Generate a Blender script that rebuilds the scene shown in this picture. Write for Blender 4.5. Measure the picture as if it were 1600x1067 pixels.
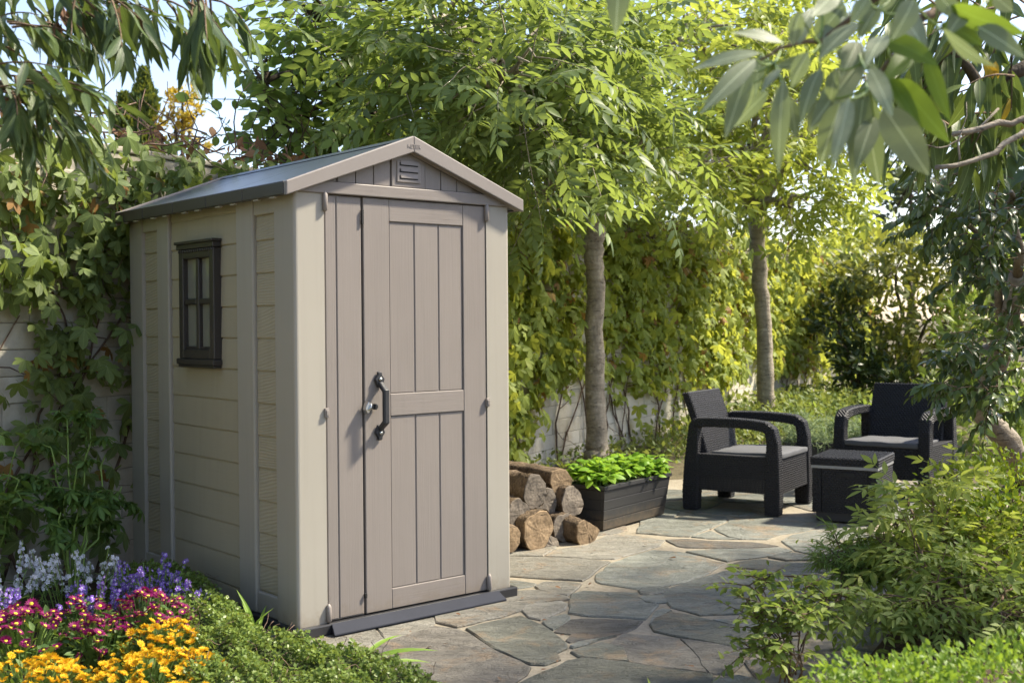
import bpy, math, random
import numpy as np
from mathutils import Matrix, Vector

for o in list(bpy.data.objects):
    bpy.data.objects.remove(o)
S = bpy.context.scene
COL = S.collection
RS = np.random.RandomState(11)
random.seed(5)

# ------------------------------------------------------------------ camera
CAMZ = 1.17
FPX, PITCH, ROLL = 1825.0, -0.0172, -0.00687
_fw = np.array([0, math.cos(PITCH), math.sin(PITCH)])
_up = np.array([0, -math.sin(PITCH), math.cos(PITCH)])
_rt = np.array([1.0, 0, 0])
CR = math.cos(ROLL) * _rt + math.sin(ROLL) * _up
CU = -math.sin(ROLL) * _rt + math.cos(ROLL) * _up
cam_d = bpy.data.cameras.new('camera')
cam = bpy.data.objects.new('camera', cam_d)
COL.objects.link(cam)
m = Matrix(((CR[0], CU[0], -_fw[0], 0), (CR[1], CU[1], -_fw[1], 0), (CR[2], CU[2], -_fw[2], CAMZ), (0, 0, 0, 1)))
cam.matrix_world = m
cam_d.sensor_width = 36.0
cam_d.lens = 36.0 * FPX / 1600.0
cam_d.clip_start = 0.05
cam_d.clip_end = 2000
cam_d.dof.use_dof = True
cam_d.dof.focus_distance = 4.9
cam_d.dof.aperture_fstop = 5.0
S.camera = cam

# ------------------------------------------------------------------ sky, sun, exposure
SUN_AZ = math.atan2(0.965, 0.26)        # measured from +Y towards +X
SUN_EL = math.radians(49)
world = bpy.data.worlds.new('World')
S.world = world
world.use_nodes = True
nt = world.node_tree
nt.nodes.clear()
sky = nt.nodes.new('ShaderNodeTexSky')
sky.sky_type = 'NISHITA'
sky.sun_disc = False
sky.sun_elevation = SUN_EL
sky.sun_rotation = SUN_AZ
sky.air_density = 1.0
sky.dust_density = 1.0
sky.ozone_density = 1.0
bg = nt.nodes.new('ShaderNodeBackground')
bg.inputs['Strength'].default_value = 0.138
wo = nt.nodes.new('ShaderNodeOutputWorld')
wb = nt.nodes.new('ShaderNodeMix')             # even white balance for the shade
wb.data_type = 'RGBA'; wb.blend_type = 'MULTIPLY'
wb.inputs[0].default_value = 1.0
wb.inputs[7].default_value = (1.08, 0.98, 0.96, 1.0)
nt.links.new(sky.outputs[0], wb.inputs[6])
nt.links.new(wb.outputs[2], bg.inputs[0])
nt.links.new(bg.outputs[0], wo.inputs[0])

sl = bpy.data.lights.new('sun', 'SUN')
sl.energy = 4.7
sl.angle = math.radians(4.5)
sl.color = (1.0, 0.91, 0.74)
so = bpy.data.objects.new('sun', sl)
COL.objects.link(so)
sd = Vector((math.sin(SUN_AZ) * math.cos(SUN_EL), math.cos(SUN_AZ) * math.cos(SUN_EL), math.sin(SUN_EL)))
so.rotation_euler = sd.to_track_quat('Z', 'Y').to_euler()
so.location = sd * 30

S.view_settings.view_transform = 'Standard'
S.view_settings.look = 'None'
S.view_settings.gamma = 1.0
S.view_settings.exposure = 1.3
S.view_settings.use_curve_mapping = False

S.render.engine = 'CYCLES'
cy = S.cycles
cy.use_denoising = True
cy.denoiser = 'OPENIMAGEDENOISE'
cy.denoising_input_passes = 'RGB_ALBEDO_NORMAL'
cy.max_bounces = 7
cy.diffuse_bounces = 4
cy.glossy_bounces = 3
cy.transmission_bounces = 5
cy.transparent_max_bounces = 6
cy.caustics_reflective = False
cy.caustics_refractive = False
cy.sample_clamp_indirect = 6.0
cy.use_adaptive_sampling = True
cy.adaptive_threshold = 0.015


# ------------------------------------------------------------------ layout helpers
def ray(px, py):
    return _fw + CR * ((px - 800.0) / FPX) - CU * ((py - 533.5) / FPX)


CAM = np.array([0, 0, CAMZ])


def G(px, py, z=0.0):
    """the ground point (height z) seen at a place of the photograph"""
    d = ray(px, py)
    return CAM + d * ((z - CAMZ) / d[2])


def P(px, py, Y):
    """the point at distance Y seen at a place of the photograph"""
    d = ray(px, py)
    return CAM + d * (Y / d[1])


def pix(p):
    d = np.asarray(p) - CAM
    z = d @ _fw
    return 800 + FPX * (d @ CR) / z, 533.5 - FPX * (d @ CU) / z, z


def nrm(v):
    v = np.asarray(v, float)
    return v / np.maximum(np.linalg.norm(v, axis=-1, keepdims=True), 1e-9)


# ------------------------------------------------------------------ materials
def lin(c):
    return tuple(((x / 255.0) / 12.92 if x <= 10 else (((x / 255.0) + 0.055) / 1.055) ** 2.4) for x in c) + (1.0,)


class NT:
    def __init__(s, name):
        s.m = bpy.data.materials.new(name)
        s.m.use_nodes = True
        s.t = s.m.node_tree
        s.t.nodes.clear()
        s.out = s.t.nodes.new('ShaderNodeOutputMaterial')

    def n(s, typ, **kw):
        nd = s.t.nodes.new('ShaderNode' + typ)
        for k, v in kw.items():
            if k in nd.inputs:
                nd.inputs[k].default_value = v
            else:
                setattr(nd, k, v)
        return nd

    def l(s, a, b):
        s.t.links.new(a, b)

    def ramp(s, fac, stops):
        r = s.n('ValToRGB')
        e = r.color_ramp.elements
        while len(e) < len(stops):
            e.new(0.5)
        for i, (p, c) in enumerate(stops):
            e[i].position = p
            e[i].color = c if len(c) == 4 else tuple(c) + (1.0,)
        s.l(fac, r.inputs['Fac'])
        return r.outputs['Color']

    def math(s, op, a, b=None):
        k = s.n('Math', operation=op)
        for i, x in enumerate((a, b)):
            if x is None:
                continue
            if isinstance(x, (int, float)):
                k.inputs[i].default_value = x
            else:
                s.l(x, k.inputs[i])
        return k.outputs[0]

    def mix(s, fac, a, b, mode='MIX'):
        k = s.n('Mix', data_type='RGBA', blend_type=mode)
        for i, x in zip((0, 6, 7), (fac, a, b)):
            if isinstance(x, (int, float)):
                k.inputs[i].default_value = x
            elif isinstance(x, tuple):
                k.inputs[i].default_value = x if len(x) == 4 else x + (1.0,)
            else:
                s.l(x, k.inputs[i])
        return k.outputs[2]

    def coords(s, scale=(1, 1, 1), kind='Object', rnd=True):
        tc = s.n('TexCoord')
        mp = s.n('Mapping')
        s.l(tc.outputs[kind], mp.inputs[0])
        mp.inputs['Scale'].default_value = scale
        if rnd:
            oi = s.n('ObjectInfo')
            k = s.math('MULTIPLY', oi.outputs['Random'], 37.0)
            cx = s.n('CombineXYZ')
            s.l(k, cx.inputs[0]); s.l(k, cx.inputs[1]); s.l(k, cx.inputs[2])
            s.l(cx.outputs[0], mp.inputs['Location'])
        return mp.outputs[0]

    def noise(s, vec, scale, detail=4.0, rough=0.55, dist=0.0):
        k = s.n('TexNoise', Scale=scale, Detail=detail, Roughness=rough, Distortion=dist)
        if vec is not None:
            s.l(vec, k.inputs['Vector'])
        return k.outputs['Fac']

    def bsdf(s, color, rough=0.6, bump=None, bstr=0.3, bdist=0.01, spec=0.5, metal=0.0):
        b = s.n('BsdfPrincipled')
        if isinstance(color, tuple):
            b.inputs['Base Color'].default_value = color if len(color) == 4 else color + (1.0,)
        else:
            s.l(color, b.inputs['Base Color'])
        if isinstance(rough, (int, float)):
            b.inputs['Roughness'].default_value = rough
        else:
            s.l(rough, b.inputs['Roughness'])
        b.inputs['Specular IOR Level'].default_value = spec
        b.inputs['Metallic'].default_value = metal
        if bump is not None:
            bp = s.n('Bump', Strength=bstr, Distance=bdist)
            s.l(bump, bp.inputs['Height'])
            s.l(bp.outputs[0], b.inputs['Normal'])
        return b

    def done(s, shader):
        s.l(shader.outputs[0], s.out.inputs['Surface'])
        return s.m


def plain(name, col, rough=0.6, var=0.12, nscale=6.0, bscale=60.0, bstr=0.1, spec=0.5, metal=0.0, stretch=(1, 1, 1)):
    t = NT(name)
    v = t.coords(stretch)
    f = t.noise(v, nscale, 5)
    c = t.ramp(f, [(0.25, tuple(x * (1 - var) for x in col[:3])), (0.75, tuple(min(1, x * (1 + var)) for x in col[:3]))])
    b = t.noise(v, bscale, 4)
    return t.done(t.bsdf(c, rough, b, bstr, 0.004, spec, metal))


def grain_mat(name, col, scale, rough=0.5, bstr=0.35, ring=False, var=0.06):
    """moulded plastic with an embossed wood grain; scale stretches the grain"""
    t = NT(name)
    v = t.coords(scale)
    v2 = t.coords((1, 1, 1))
    if ring:
        w = t.n('TexWave', wave_type='RINGS', rings_direction='X')
        w.inputs['Scale'].default_value = 3.2
        w.inputs['Distortion'].default_value = 6.0
        w.inputs['Detail'].default_value = 2.0
        w.inputs['Detail Scale'].default_value = 0.6
        t.l(v, w.inputs['Vector'])
        h = t.math('ADD', t.math('MULTIPLY', w.outputs['Fac'], 0.6), t.math('MULTIPLY', t.noise(v, 6, 4), 0.6))
    else:
        h = t.noise(v, 5, 5, 0.65)
    big = t.noise(v2, 2.2, 3)
    f = t.math('ADD', t.math('MULTIPLY', big, 0.7), t.math('MULTIPLY', h, 0.3))
    c = t.ramp(f, [(0.3, tuple(x * (1 - var) for x in col[:3])), (0.7, tuple(x * (1 + var) for x in col[:3]))])
    # faint rain streaks and a little soil splashed up from the base
    sv = t.coords((14, 14, 0.5))
    stk = t.ramp(t.noise(sv, 2.0, 4, 0.6), [(0.50, (0, 0, 0)), (0.75, (1, 1, 1))])
    c = t.mix(t.math('MULTIPLY', stk, 0.16), c, tuple(x * 0.62 for x in col[:3]))
    tcz = t.n('TexCoord'); sz = t.n('SeparateXYZ'); t.l(tcz.outputs['Object'], sz.inputs[0])
    low = t.math('MAXIMUM', t.math('SUBTRACT', 1.0, t.math('MULTIPLY', sz.outputs[2], 4.2)), 0.0)
    spl = t.ramp(t.math('MULTIPLY', t.math('POWER', low, 1.5), t.noise(v2, 26, 6, 0.7)), [(0.22, (0, 0, 0)), (0.5, (1, 1, 1))])
    c = t.mix(t.math('MULTIPLY', spl, 0.45), c, (0.17, 0.125, 0.075))
    rr = t.math('ADD', t.math('MULTIPLY', h, 0.2), rough - 0.1)
    return t.done(t.bsdf(c, rr, h, bstr, 0.0022, 0.4))


def leaf_mat(name, cols, trans=0.35, tcol=None, rough=0.45, rib=0.0, spec=0.22, spots=None):
    """thin leaf: diffuse and gloss on top, light shining through; cols = shades that vary leaf by leaf"""
    t = NT(name)
    ge = t.n('NewGeometry')
    oi = t.n('ObjectInfo')
    r = t.math('FRACT', t.math('ADD', ge.outputs['Random Per Island'], oi.outputs['Random']))
    n = len(cols)
    c = t.ramp(r, [((i + 0.0) / max(1, n - 1), k) for i, k in enumerate(cols)])
    tc = t.n('TexCoord')
    nz = t.noise(tc.outputs['Object'], 9.0, 3)
    c = t.mix(t.math('MULTIPLY', nz, 0.5), c, tuple(x * 0.62 for x in cols[0][:3]))
    bump = None
    if rib > 0:
        sx = t.n('SeparateXYZ')
        t.l(tc.outputs['UV'], sx.inputs[0])
        a = t.math('ABSOLUTE', t.math('SUBTRACT', sx.outputs[0], 0.5))
        ribm = t.math('LESS_THAN', a, 0.022)
        # side veins
        vv = t.math('SUBTRACT', t.math('MULTIPLY', sx.outputs[1], 60.0), t.math('MULTIPLY', a, 46.0))
        sv = t.math('POWER', t.math('ABSOLUTE', t.math('SINE', vv)), 0.35)
        c = t.mix(t.math('MULTIPLY', t.math('SUBTRACT', 1.0, sv), rib * 0.5), c, tuple(min(1, x * 1.7 + 0.02) for x in cols[-1][:3]))
        c = t.mix(t.math('MULTIPLY', ribm, rib), c, tuple(min(1, x * 2.0 + 0.05) for x in cols[-1][:3]))
        bump = sv
    if spots:
        sp = t.noise(tc.outputs['UV'], 7.0, 4)
        c = t.mix(t.ramp(sp, [(0.66, (0, 0, 0)), (0.72, (1, 1, 1))]), c, spots)
    b = t.bsdf(c, rough, bump, 0.25, 0.002, spec)
    tr = t.n('BsdfTranslucent')
    if tcol is None:
        tcol = tuple(min(1, x) for x in (cols[-1][0] * 2.6, cols[-1][1] * 2.3, cols[-1][2] * 0.9))
    tcc = t.mix(0.6, c, tcol)
    t.l(tcc, tr.inputs['Color'])
    mx = t.n('MixShader')
    mx.inputs[0].default_value = trans
    t.l(b.outputs[0], mx.inputs[1])
    t.l(tr.outputs[0], mx.inputs[2])
    return t.done(mx)


def stone_mat(name, ca, cb, cc):
    t = NT(name)
    v = t.coords((1, 1, 1))
    vs = t.coords((1, 3.2, 1))
    a = t.noise(vs, 3.0, 8, 0.65, 0.6)
    b = t.noise(v, 16, 8, 0.7)
    g = t.noise(v, 130, 4, 0.6)
    f = t.math('ADD', t.math('MULTIPLY', a, 0.62), t.math('MULTIPLY', b, 0.38))
    c = t.ramp(f, [(0.34, ca), (0.5, cb), (0.66, cc)])
    rust = t.noise(v, 4.5, 6, 0.7, 1.0)
    c = t.mix(t.math('MULTIPLY', t.ramp(rust, [(0.52, (0, 0, 0)), (0.72, (1, 1, 1))]), 0.6), c, (0.30, 0.185, 0.085))
    c = t.mix(t.math('MULTIPLY', t.ramp(g, [(0.3, (1, 1, 1)), (0.5, (0, 0, 0))]), 0.45), c, tuple(x * 0.45 for x in ca))
    dk = t.noise(v, 38, 6, 0.7)
    c = t.mix(t.math('MULTIPLY', t.ramp(dk, [(0.34, (1, 1, 1)), (0.42, (0, 0, 0))]), 0.5), c, (0.07, 0.065, 0.05))
    oi = t.n('ObjectInfo')
    br = t.math('ADD', 0.80, t.math('MULTIPLY', oi.outputs['Random'], 0.4))
    hs = t.n('HueSaturation')
    t.l(br, hs.inputs['Value'])
    t.l(c, hs.inputs['Color'])
    cl = t.noise(vs, 4.5, 7, 0.6, 0.8)
    clf = t.ramp(cl, [(0.30, (0, 0, 0)), (0.40, (.2, .2, .2)), (0.42, (.42, .42, .42)), (0.50, (.45, .45, .45)), (0.515, (.66, .66, .66)), (0.60, (.7, .7, .7)), (0.62, (1, 1, 1))])
    h = t.math('ADD', t.math('ADD', t.math('MULTIPLY', a, 0.8), t.math('MULTIPLY', b, 0.6)), t.math('MULTIPLY', g, 0.2))
    h = t.math('ADD', h, t.math('MULTIPLY', clf, 0.55))
    rr = t.math('ADD', 0.45, t.math('MULTIPLY', b, 0.3))
    return t.done(t.bsdf(hs.outputs[0], rr, h, 1.0, 0.022, 0.4))


def wall_mat(name):
    t = NT(name)
    v = t.coords((1, 1, 1)); g = t.coords((1, 1, 1), 'Generated', False)
    a = t.noise(v, 2.2, 6, 0.6); b = t.noise(v, 45, 6, 0.7)
    f = t.math('ADD', t.math('MULTIPLY', a, 0.65), t.math('MULTIPLY', b, 0.35))
    c = t.ramp(f, [(0.36, (0.40, 0.365, 0.29)), (0.5, (0.49, 0.455, 0.375)), (0.66, (0.56, 0.525, 0.44))])
    st = t.noise(v, 5, 5, 0.7)
    c = t.mix(t.math('MULTIPLY', t.ramp(st, [(0.55, (0, 0, 0)), (0.75, (1, 1, 1))]), 0.5), c, (0.36, 0.28, 0.16))
    oi = t.n('ObjectInfo'); hs = t.n('HueSaturation')
    t.l(t.math('ADD', 0.93, t.math('MULTIPLY', oi.outputs['Random'], 0.14)), hs.inputs['Value'])
    t.l(c, hs.inputs['Color'])
    return t.done(t.bsdf(hs.outputs[0], 0.85, t.math('ADD', b, t.math('MULTIPLY', a, 0.4)), 0.45, 0.008, 0.2))


def earth_mat(name, ca, cb, cc, bs=0.8):
    t = NT(name)
    v = t.coords((1, 1, 1), rnd=False)
    a = t.noise(v, 2.5, 8, 0.65)
    b = t.noise(v, 40, 6, 0.7)
    f = t.math('ADD', t.math('MULTIPLY', a, 0.5), t.math('MULTIPLY', b, 0.5))
    c = t.ramp(f, [(0.35, ca), (0.5, cb), (0.66, cc)])
    return t.done(t.bsdf(c, 0.9, f, bs, 0.02, 0.2))


def bark_mat(name, ca, cb, bands=True, sc=1.0):
    t = NT(name)
    v = t.coords((6 * sc, 6 * sc, 1.0 * sc) if not bands else (2 * sc, 2 * sc, 9 * sc))
    v2 = t.coords((1, 1, 1))
    a = t.noise(v, 4, 6, 0.65)
    b = t.noise(v2, 7 * sc, 4)
    g = t.noise(v2, 60 * sc, 4)
    f = t.math('ADD', t.math('ADD', t.math('MULTIPLY', a, 0.4), t.math('MULTIPLY', b, 0.4)), t.math('MULTIPLY', g, 0.2))
    c = t.ramp(f, [(0.36, ca), (0.64, cb)])
    lich = t.ramp(t.noise(v2, 11 * sc, 5, 0.7), [(0.56, (0, 0, 0)), (0.64, (1, 1, 1))])
    c = t.mix(t.math('MULTIPLY', lich, 0.45), c, tuple(min(1, x * 1.25 + 0.03) for x in cb[:3]))
    crk = t.ramp(t.noise(v, 7, 6, 0.7), [(0.33, (1, 1, 1)), (0.40, (0, 0, 0))])
    c = t.mix(t.math('MULTIPLY', crk, 0.6), c, tuple(x * 0.4 for x in ca[:3]))
    f = t.math('SUBTRACT', f, t.math('MULTIPLY', crk, 0.25))
    return t.done(t.bsdf(c, 0.85, f, 1.0, 0.025, 0.2))


def endgrain_mat(name, ca, cb):
    t = NT(name)
    tc = t.n('TexCoord')
    oi = t.n('ObjectInfo')
    w = t.n('TexWave', wave_type='RINGS', rings_direction='Z')
    w.inputs['Scale'].default_value = 17.0
    w.inputs['Distortion'].default_value = 2.5
    w.inputs['Detail'].default_value = 2.0
    w.inputs['Detail Scale'].default_value = 1.2
    t.l(tc.outputs['Object'], w.inputs['Vector'])
    v = t.coords((1, 1, 1))
    n = t.noise(v, 14, 6, 0.7)
    ck = t.coords((1, 6, 1))
    cr = t.noise(ck, 9, 5, 0.6)
    f = t.math('ADD', t.math('MULTIPLY', w.outputs['Fac'], 0.06), t.math('MULTIPLY', n, 0.94))
    c = t.ramp(f, [(0.3, ca), (0.68, cb)])
    c = t.mix(t.ramp(cr, [(0.3, (1, 1, 1)), (0.37, (0, 0, 0))]), c, (0.03, 0.022, 0.015))
    hs = t.n('HueSaturation')
    t.l(t.math('ADD', 0.72, t.math('MULTIPLY', oi.outputs['Random'], 0.5)), hs.inputs['Value'])
    t.l(c, hs.inputs['Color'])
    return t.done(t.bsdf(hs.outputs[0], 0.85, t.math('ADD', f, cr), 0.5, 0.006, 0.2))


M = {}
# shed plastics
M['beige'] = grain_mat('moulded_beige_plastic', (0.355, 0.328, 0.275), (1, 1, 0.06), 0.5, 0.06, var=0.03)
M['beige_plank'] = grain_mat('beige_wood_grain_plank', (0.355, 0.315, 0.225), (8, 2.0, 14), 0.55, 0.5)  # yellower than the posts: light off the foliage put into the colour
M['beige_ring'] = grain_mat('beige_ring_grain_plank', (0.355, 0.315, 0.225), (3, 2.2, 9), 0.55, 0.75, ring=True)  # same yellow of foliage-bounced light mixed into the beige
M['taupe_v'] = grain_mat('taupe_vertical_grain', (0.232, 0.203, 0.181), (26, 26, 0.7), 0.5, 0.32)
M['taupe_h'] = grain_mat('taupe_horizontal_grain', (0.232, 0.203, 0.181), (0.9, 20, 30), 0.5, 0.32)
M['taupe'] = plain('taupe_plastic', (0.238, 0.209, 0.187), 0.5, 0.03, 3, 200, 0.03)
M['roof'] = plain('sky_tinted_roof_plastic', (0.055, 0.068, 0.088), 0.28, 0.12, 3, 30, 0.05)  # bluish base colour stands in for the sky reflected on the roof
M['fascia'] = plain('brown_grey_fascia_plastic', (0.05, 0.045, 0.041), 0.45, 0.06, 3, 120, 0.03)
M['blackp'] = plain('black_base_plastic', (0.028, 0.028, 0.03), 0.4, 0.15, 5, 120, 0.06)
M['thresh'] = plain('blue_black_threshold_plastic', (0.030, 0.033, 0.044), 0.75, 0.12, 9, 160, 0.05, spec=0.15)
M['frame'] = plain('dark_brown_window_plastic', (0.036, 0.031, 0.028), 0.4, 0.06, 5, 120, 0.03)
M['iron'] = plain('black_cast_handle', (0.03, 0.031, 0.034), 0.45, 0.2, 20, 140, 0.12, spec=0.35)
M['steel'] = plain('zinc_steel', (0.55, 0.56, 0.55), 0.3, 0.1, 20, 60, 0.05, metal=1.0)
M['slot'] = plain('black_slot', (0.012, 0.012, 0.012), 0.8, 0.05)
t = NT('frosted_window_pane')
b = t.bsdf((0.20, 0.20, 0.165), t.math('ADD', 0.06, t.math('MULTIPLY', t.noise(t.coords((1, 1, 1)), 30, 3), 0.15)), None, spec=0.6)
M['pane'] = t.done(b)
# furniture
M['rattan'] = plain('graphite_resin_weave', (0.021, 0.021, 0.024), 0.55, 0.12, 30, 300, 0.05, spec=0.3)
M['rattan_in'] = plain('graphite_resin', (0.022, 0.022, 0.026), 0.5, 0.1, 30, 300, 0.05)
M['cushion'] = plain('grey_cushion_fabric', (0.088, 0.09, 0.096), 0.85, 0.08, 8, 420, 0.25)
M['band'] = plain('grey_band_plastic', (0.27, 0.275, 0.28), 0.45, 0.05)
M['planter'] = grain_mat('anthracite_planter', (0.036, 0.036, 0.037), (3, 3, 26), 0.45, 0.2)
# ground
M['slate_g'] = stone_mat('grey_green_slate', (0.112, 0.118, 0.098), (0.175, 0.181, 0.154), (0.246, 0.253, 0.218))
M['slate_b'] = stone_mat('brown_slate', (0.085, 0.078, 0.064), (0.135, 0.124, 0.103), (0.198, 0.182, 0.15))
M['slate_t'] = stone_mat('tan_slate', (0.148, 0.138, 0.112), (0.218, 0.207, 0.171), (0.288, 0.274, 0.230))
M['slate_d'] = stone_mat('dark_green_slate', (0.075, 0.078, 0.061), (0.118, 0.12, 0.096), (0.172, 0.172, 0.138))
M['mortar'] = earth_mat('sandy_mortar', (0.20, 0.172, 0.124), (0.275, 0.242, 0.182), (0.34, 0.305, 0.238), 0.6)
M['soil'] = earth_mat('dark_soil', (0.035, 0.025, 0.016), (0.065, 0.045, 0.03), (0.13, 0.095, 0.06))
M['cover_body'] = earth_mat('dark_green_body', (0.02, 0.028, 0.01), (0.035, 0.048, 0.016), (0.06, 0.075, 0.026))  # dark green-brown for the mound under the ground cover leaves
M['earth'] = earth_mat('garden_earth', (0.05, 0.045, 0.025), (0.095, 0.08, 0.045), (0.17, 0.14, 0.085))
M['block'] = wall_mat('pale_wall_block')
M['joint'] = earth_mat('wall_mortar', (0.26, 0.24, 0.20), (0.34, 0.315, 0.26), (0.42, 0.385, 0.32), 0.4)
# bark and wood
M['bark'] = bark_mat('smooth_grey_brown_bark', (0.17, 0.142, 0.108), (0.42, 0.365, 0.285))
M['bark_p'] = bark_mat('pale_bark', (0.15, 0.122, 0.09), (0.32, 0.28, 0.22))
M['bark_d'] = bark_mat('dark_bark', (0.035, 0.027, 0.019), (0.115, 0.09, 0.062), False)
M['bark_log'] = bark_mat('rough_log_bark', (0.028, 0.02, 0.014), (0.20, 0.145, 0.092), False, 1.6)
M['twig'] = bark_mat('brown_twig', (0.09, 0.06, 0.04), (0.22, 0.155, 0.10), False)
M['vine'] = bark_mat('reddish_vine_stem', (0.075, 0.045, 0.033), (0.18, 0.125, 0.09), False)
M['stem_g'] = plain('green_stem', (0.17, 0.26, 0.05), 0.5, 0.2)
M['endgrain'] = endgrain_mat('weathered_end_grain', (0.07, 0.06, 0.05), (0.26, 0.22, 0.175))
M['endgrain_t'] = endgrain_mat('fresh_end_grain', (0.10, 0.07, 0.042), (0.32, 0.23, 0.14))
# leaves
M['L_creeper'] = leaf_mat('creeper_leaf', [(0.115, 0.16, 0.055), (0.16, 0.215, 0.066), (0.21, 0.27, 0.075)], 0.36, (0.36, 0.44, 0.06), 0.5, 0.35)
M['L_creeper_s'] = leaf_mat('sun_tinted_creeper_leaf', [(0.15, 0.21, 0.04), (0.24, 0.305, 0.055), (0.34, 0.40, 0.075)], 0.46, (0.66, 0.66, 0.08), 0.5, 0.35)  # creeper leaf with the sunlight on it put into the colour
M['L_ash'] = leaf_mat('ash_leaf', [(0.10, 0.148, 0.062), (0.15, 0.21, 0.078), (0.21, 0.28, 0.09)], 0.42, (0.42, 0.52, 0.07), 0.42)
M['L_ash_s'] = leaf_mat('sun_tinted_ash_leaf', [(0.15, 0.205, 0.04), (0.235, 0.30, 0.05), (0.33, 0.38, 0.07)], 0.44, (0.60, 0.66, 0.09), 0.42)  # ash leaf made brighter and yellower in colour to look sunlit
M['L_locust'] = leaf_mat('rounded_leaf', [(0.11, 0.165, 0.05), (0.16, 0.225, 0.06), (0.22, 0.30, 0.075)], 0.42, (0.30, 0.42, 0.06), 0.45)
M['L_willow'] = leaf_mat('long_narrow_leaf', [(0.035, 0.062, 0.028), (0.06, 0.095, 0.038), (0.11, 0.155, 0.045)], 0.22, (0.28, 0.38, 0.05), 0.38, 0.4)
M['L_big'] = leaf_mat('large_soft_leaf', [(0.17, 0.205, 0.12), (0.23, 0.265, 0.165), (0.30, 0.335, 0.215)], 0.30, (0.34, 0.44, 0.10), 0.42, 0.8, spots=(0.13, 0.09, 0.045))
M['L_bigg'] = leaf_mat('large_bright_green_leaf', [(0.09, 0.15, 0.03), (0.12, 0.19, 0.03)], 0.42, (0.36, 0.50, 0.04), 0.42, 0.4)
M['L_mango'] = leaf_mat('leathery_long_leaf', [(0.06, 0.09, 0.03), (0.095, 0.135, 0.04), (0.15, 0.195, 0.05)], 0.22, (0.25, 0.34, 0.05), 0.36, 0.6)
M['L_yellow'] = leaf_mat('yellowed_leaf', [(0.42, 0.27, 0.02), (0.55, 0.36, 0.03)], 0.35, (0.75, 0.50, 0.03), 0.45, 0.4, spots=(0.10, 0.06, 0.02))
M['L_ficus'] = leaf_mat('glossy_ficus_leaf', [(0.055, 0.085, 0.028), (0.085, 0.125, 0.036), (0.155, 0.205, 0.05)], 0.16, (0.25, 0.36, 0.05), 0.30, 0.0, 0.4)
M['L_rhodo'] = leaf_mat('broad_shrub_leaf', [(0.09, 0.12, 0.03), (0.14, 0.165, 0.04), (0.21, 0.215, 0.055)], 0.32, (0.50, 0.50, 0.06), 0.42)
M['L_dark'] = leaf_mat('dark_glossy_shrub_leaf', [(0.028, 0.05, 0.02), (0.05, 0.08, 0.028), (0.085, 0.12, 0.035)], 0.2, None, 0.35)
M['L_nand'] = leaf_mat('nandina_leaf', [(0.18, 0.24, 0.05), (0.30, 0.365, 0.075), (0.40, 0.45, 0.11)], 0.48, (0.46, 0.52, 0.08), 0.42, 0.3)
M['L_nandd'] = leaf_mat('dark_nandina_leaf', [(0.14, 0.20, 0.045), (0.215, 0.28, 0.06), (0.30, 0.36, 0.085)], 0.42, (0.30, 0.40, 0.05), 0.42, 0.3)
M['L_privet'] = leaf_mat('golden_privet_leaf', [(0.13, 0.22, 0.02), (0.20, 0.30, 0.025), (0.28, 0.37, 0.035)], 0.42, (0.55, 0.62, 0.04), 0.4)
M['L_box'] = leaf_mat('box_leaf', [(0.12, 0.21, 0.028), (0.19, 0.295, 0.04), (0.27, 0.385, 0.058)], 0.42, (0.38, 0.52, 0.04), 0.38)
M['L_fine'] = leaf_mat('fine_light_leaf', [(0.12, 0.20, 0.05), (0.17, 0.26, 0.07), (0.22, 0.32, 0.09)], 0.3, None, 0.5)
M['L_basil'] = leaf_mat('basil_leaf', [(0.13, 0.27, 0.025), (0.19, 0.35, 0.03), (0.27, 0.43, 0.045)], 0.36, (0.40, 0.60, 0.04), 0.36, 0.25)
M['L_cover'] = leaf_mat('ground_cover_leaf', [(0.11, 0.17, 0.036), (0.17, 0.24, 0.05), (0.25, 0.32, 0.08)], 0.3, (0.40, 0.48, 0.07), 0.36)
M['L_mum'] = leaf_mat('flower_bed_leaf', [(0.05, 0.10, 0.03), (0.085, 0.15, 0.04), (0.12, 0.19, 0.05)], 0.28, None, 0.5)
M['L_schef'] = leaf_mat('palmate_plant_leaf', [(0.05, 0.10, 0.03), (0.085, 0.155, 0.036), (0.14, 0.23, 0.045)], 0.3, (0.32, 0.46, 0.05), 0.4, 0.3)
M['L_grass'] = leaf_mat('strap_leaf', [(0.17, 0.29, 0.04), (0.25, 0.38, 0.06)], 0.35, (0.45, 0.58, 0.06), 0.45)
M['L_santo'] = leaf_mat('grey_green_feather_leaf', [(0.19, 0.26, 0.14), (0.26, 0.34, 0.20), (0.34, 0.42, 0.26)], 0.3, (0.42, 0.50, 0.22), 0.6)
M['L_under'] = leaf_mat('undergrowth_leaf', [(0.09, 0.14, 0.035), (0.15, 0.20, 0.045), (0.22, 0.25, 0.06)], 0.32, (0.40, 0.44, 0.08), 0.5)
M['L_cyp'] = leaf_mat('cypress_leaf', [(0.04, 0.075, 0.035), (0.075, 0.12, 0.04), (0.20, 0.24, 0.04)], 0.2, None, 0.6)
M['L_pine'] = leaf_mat('blue_green_leaf', [(0.05, 0.075, 0.06), (0.08, 0.115, 0.085), (0.11, 0.15, 0.10)], 0.2, None, 0.6)
M['L_gold'] = leaf_mat('autumn_yellow_leaf', [(0.40, 0.26, 0.04), (0.50, 0.38, 0.05), (0.30, 0.32, 0.05)], 0.4, (0.75, 0.55, 0.05), 0.5)
M['L_dry'] = leaf_mat('dry_brown_leaf', [(0.13, 0.065, 0.035), (0.20, 0.11, 0.06), (0.28, 0.17, 0.09)], 0.15, (0.35, 0.18, 0.07), 0.7)
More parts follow.
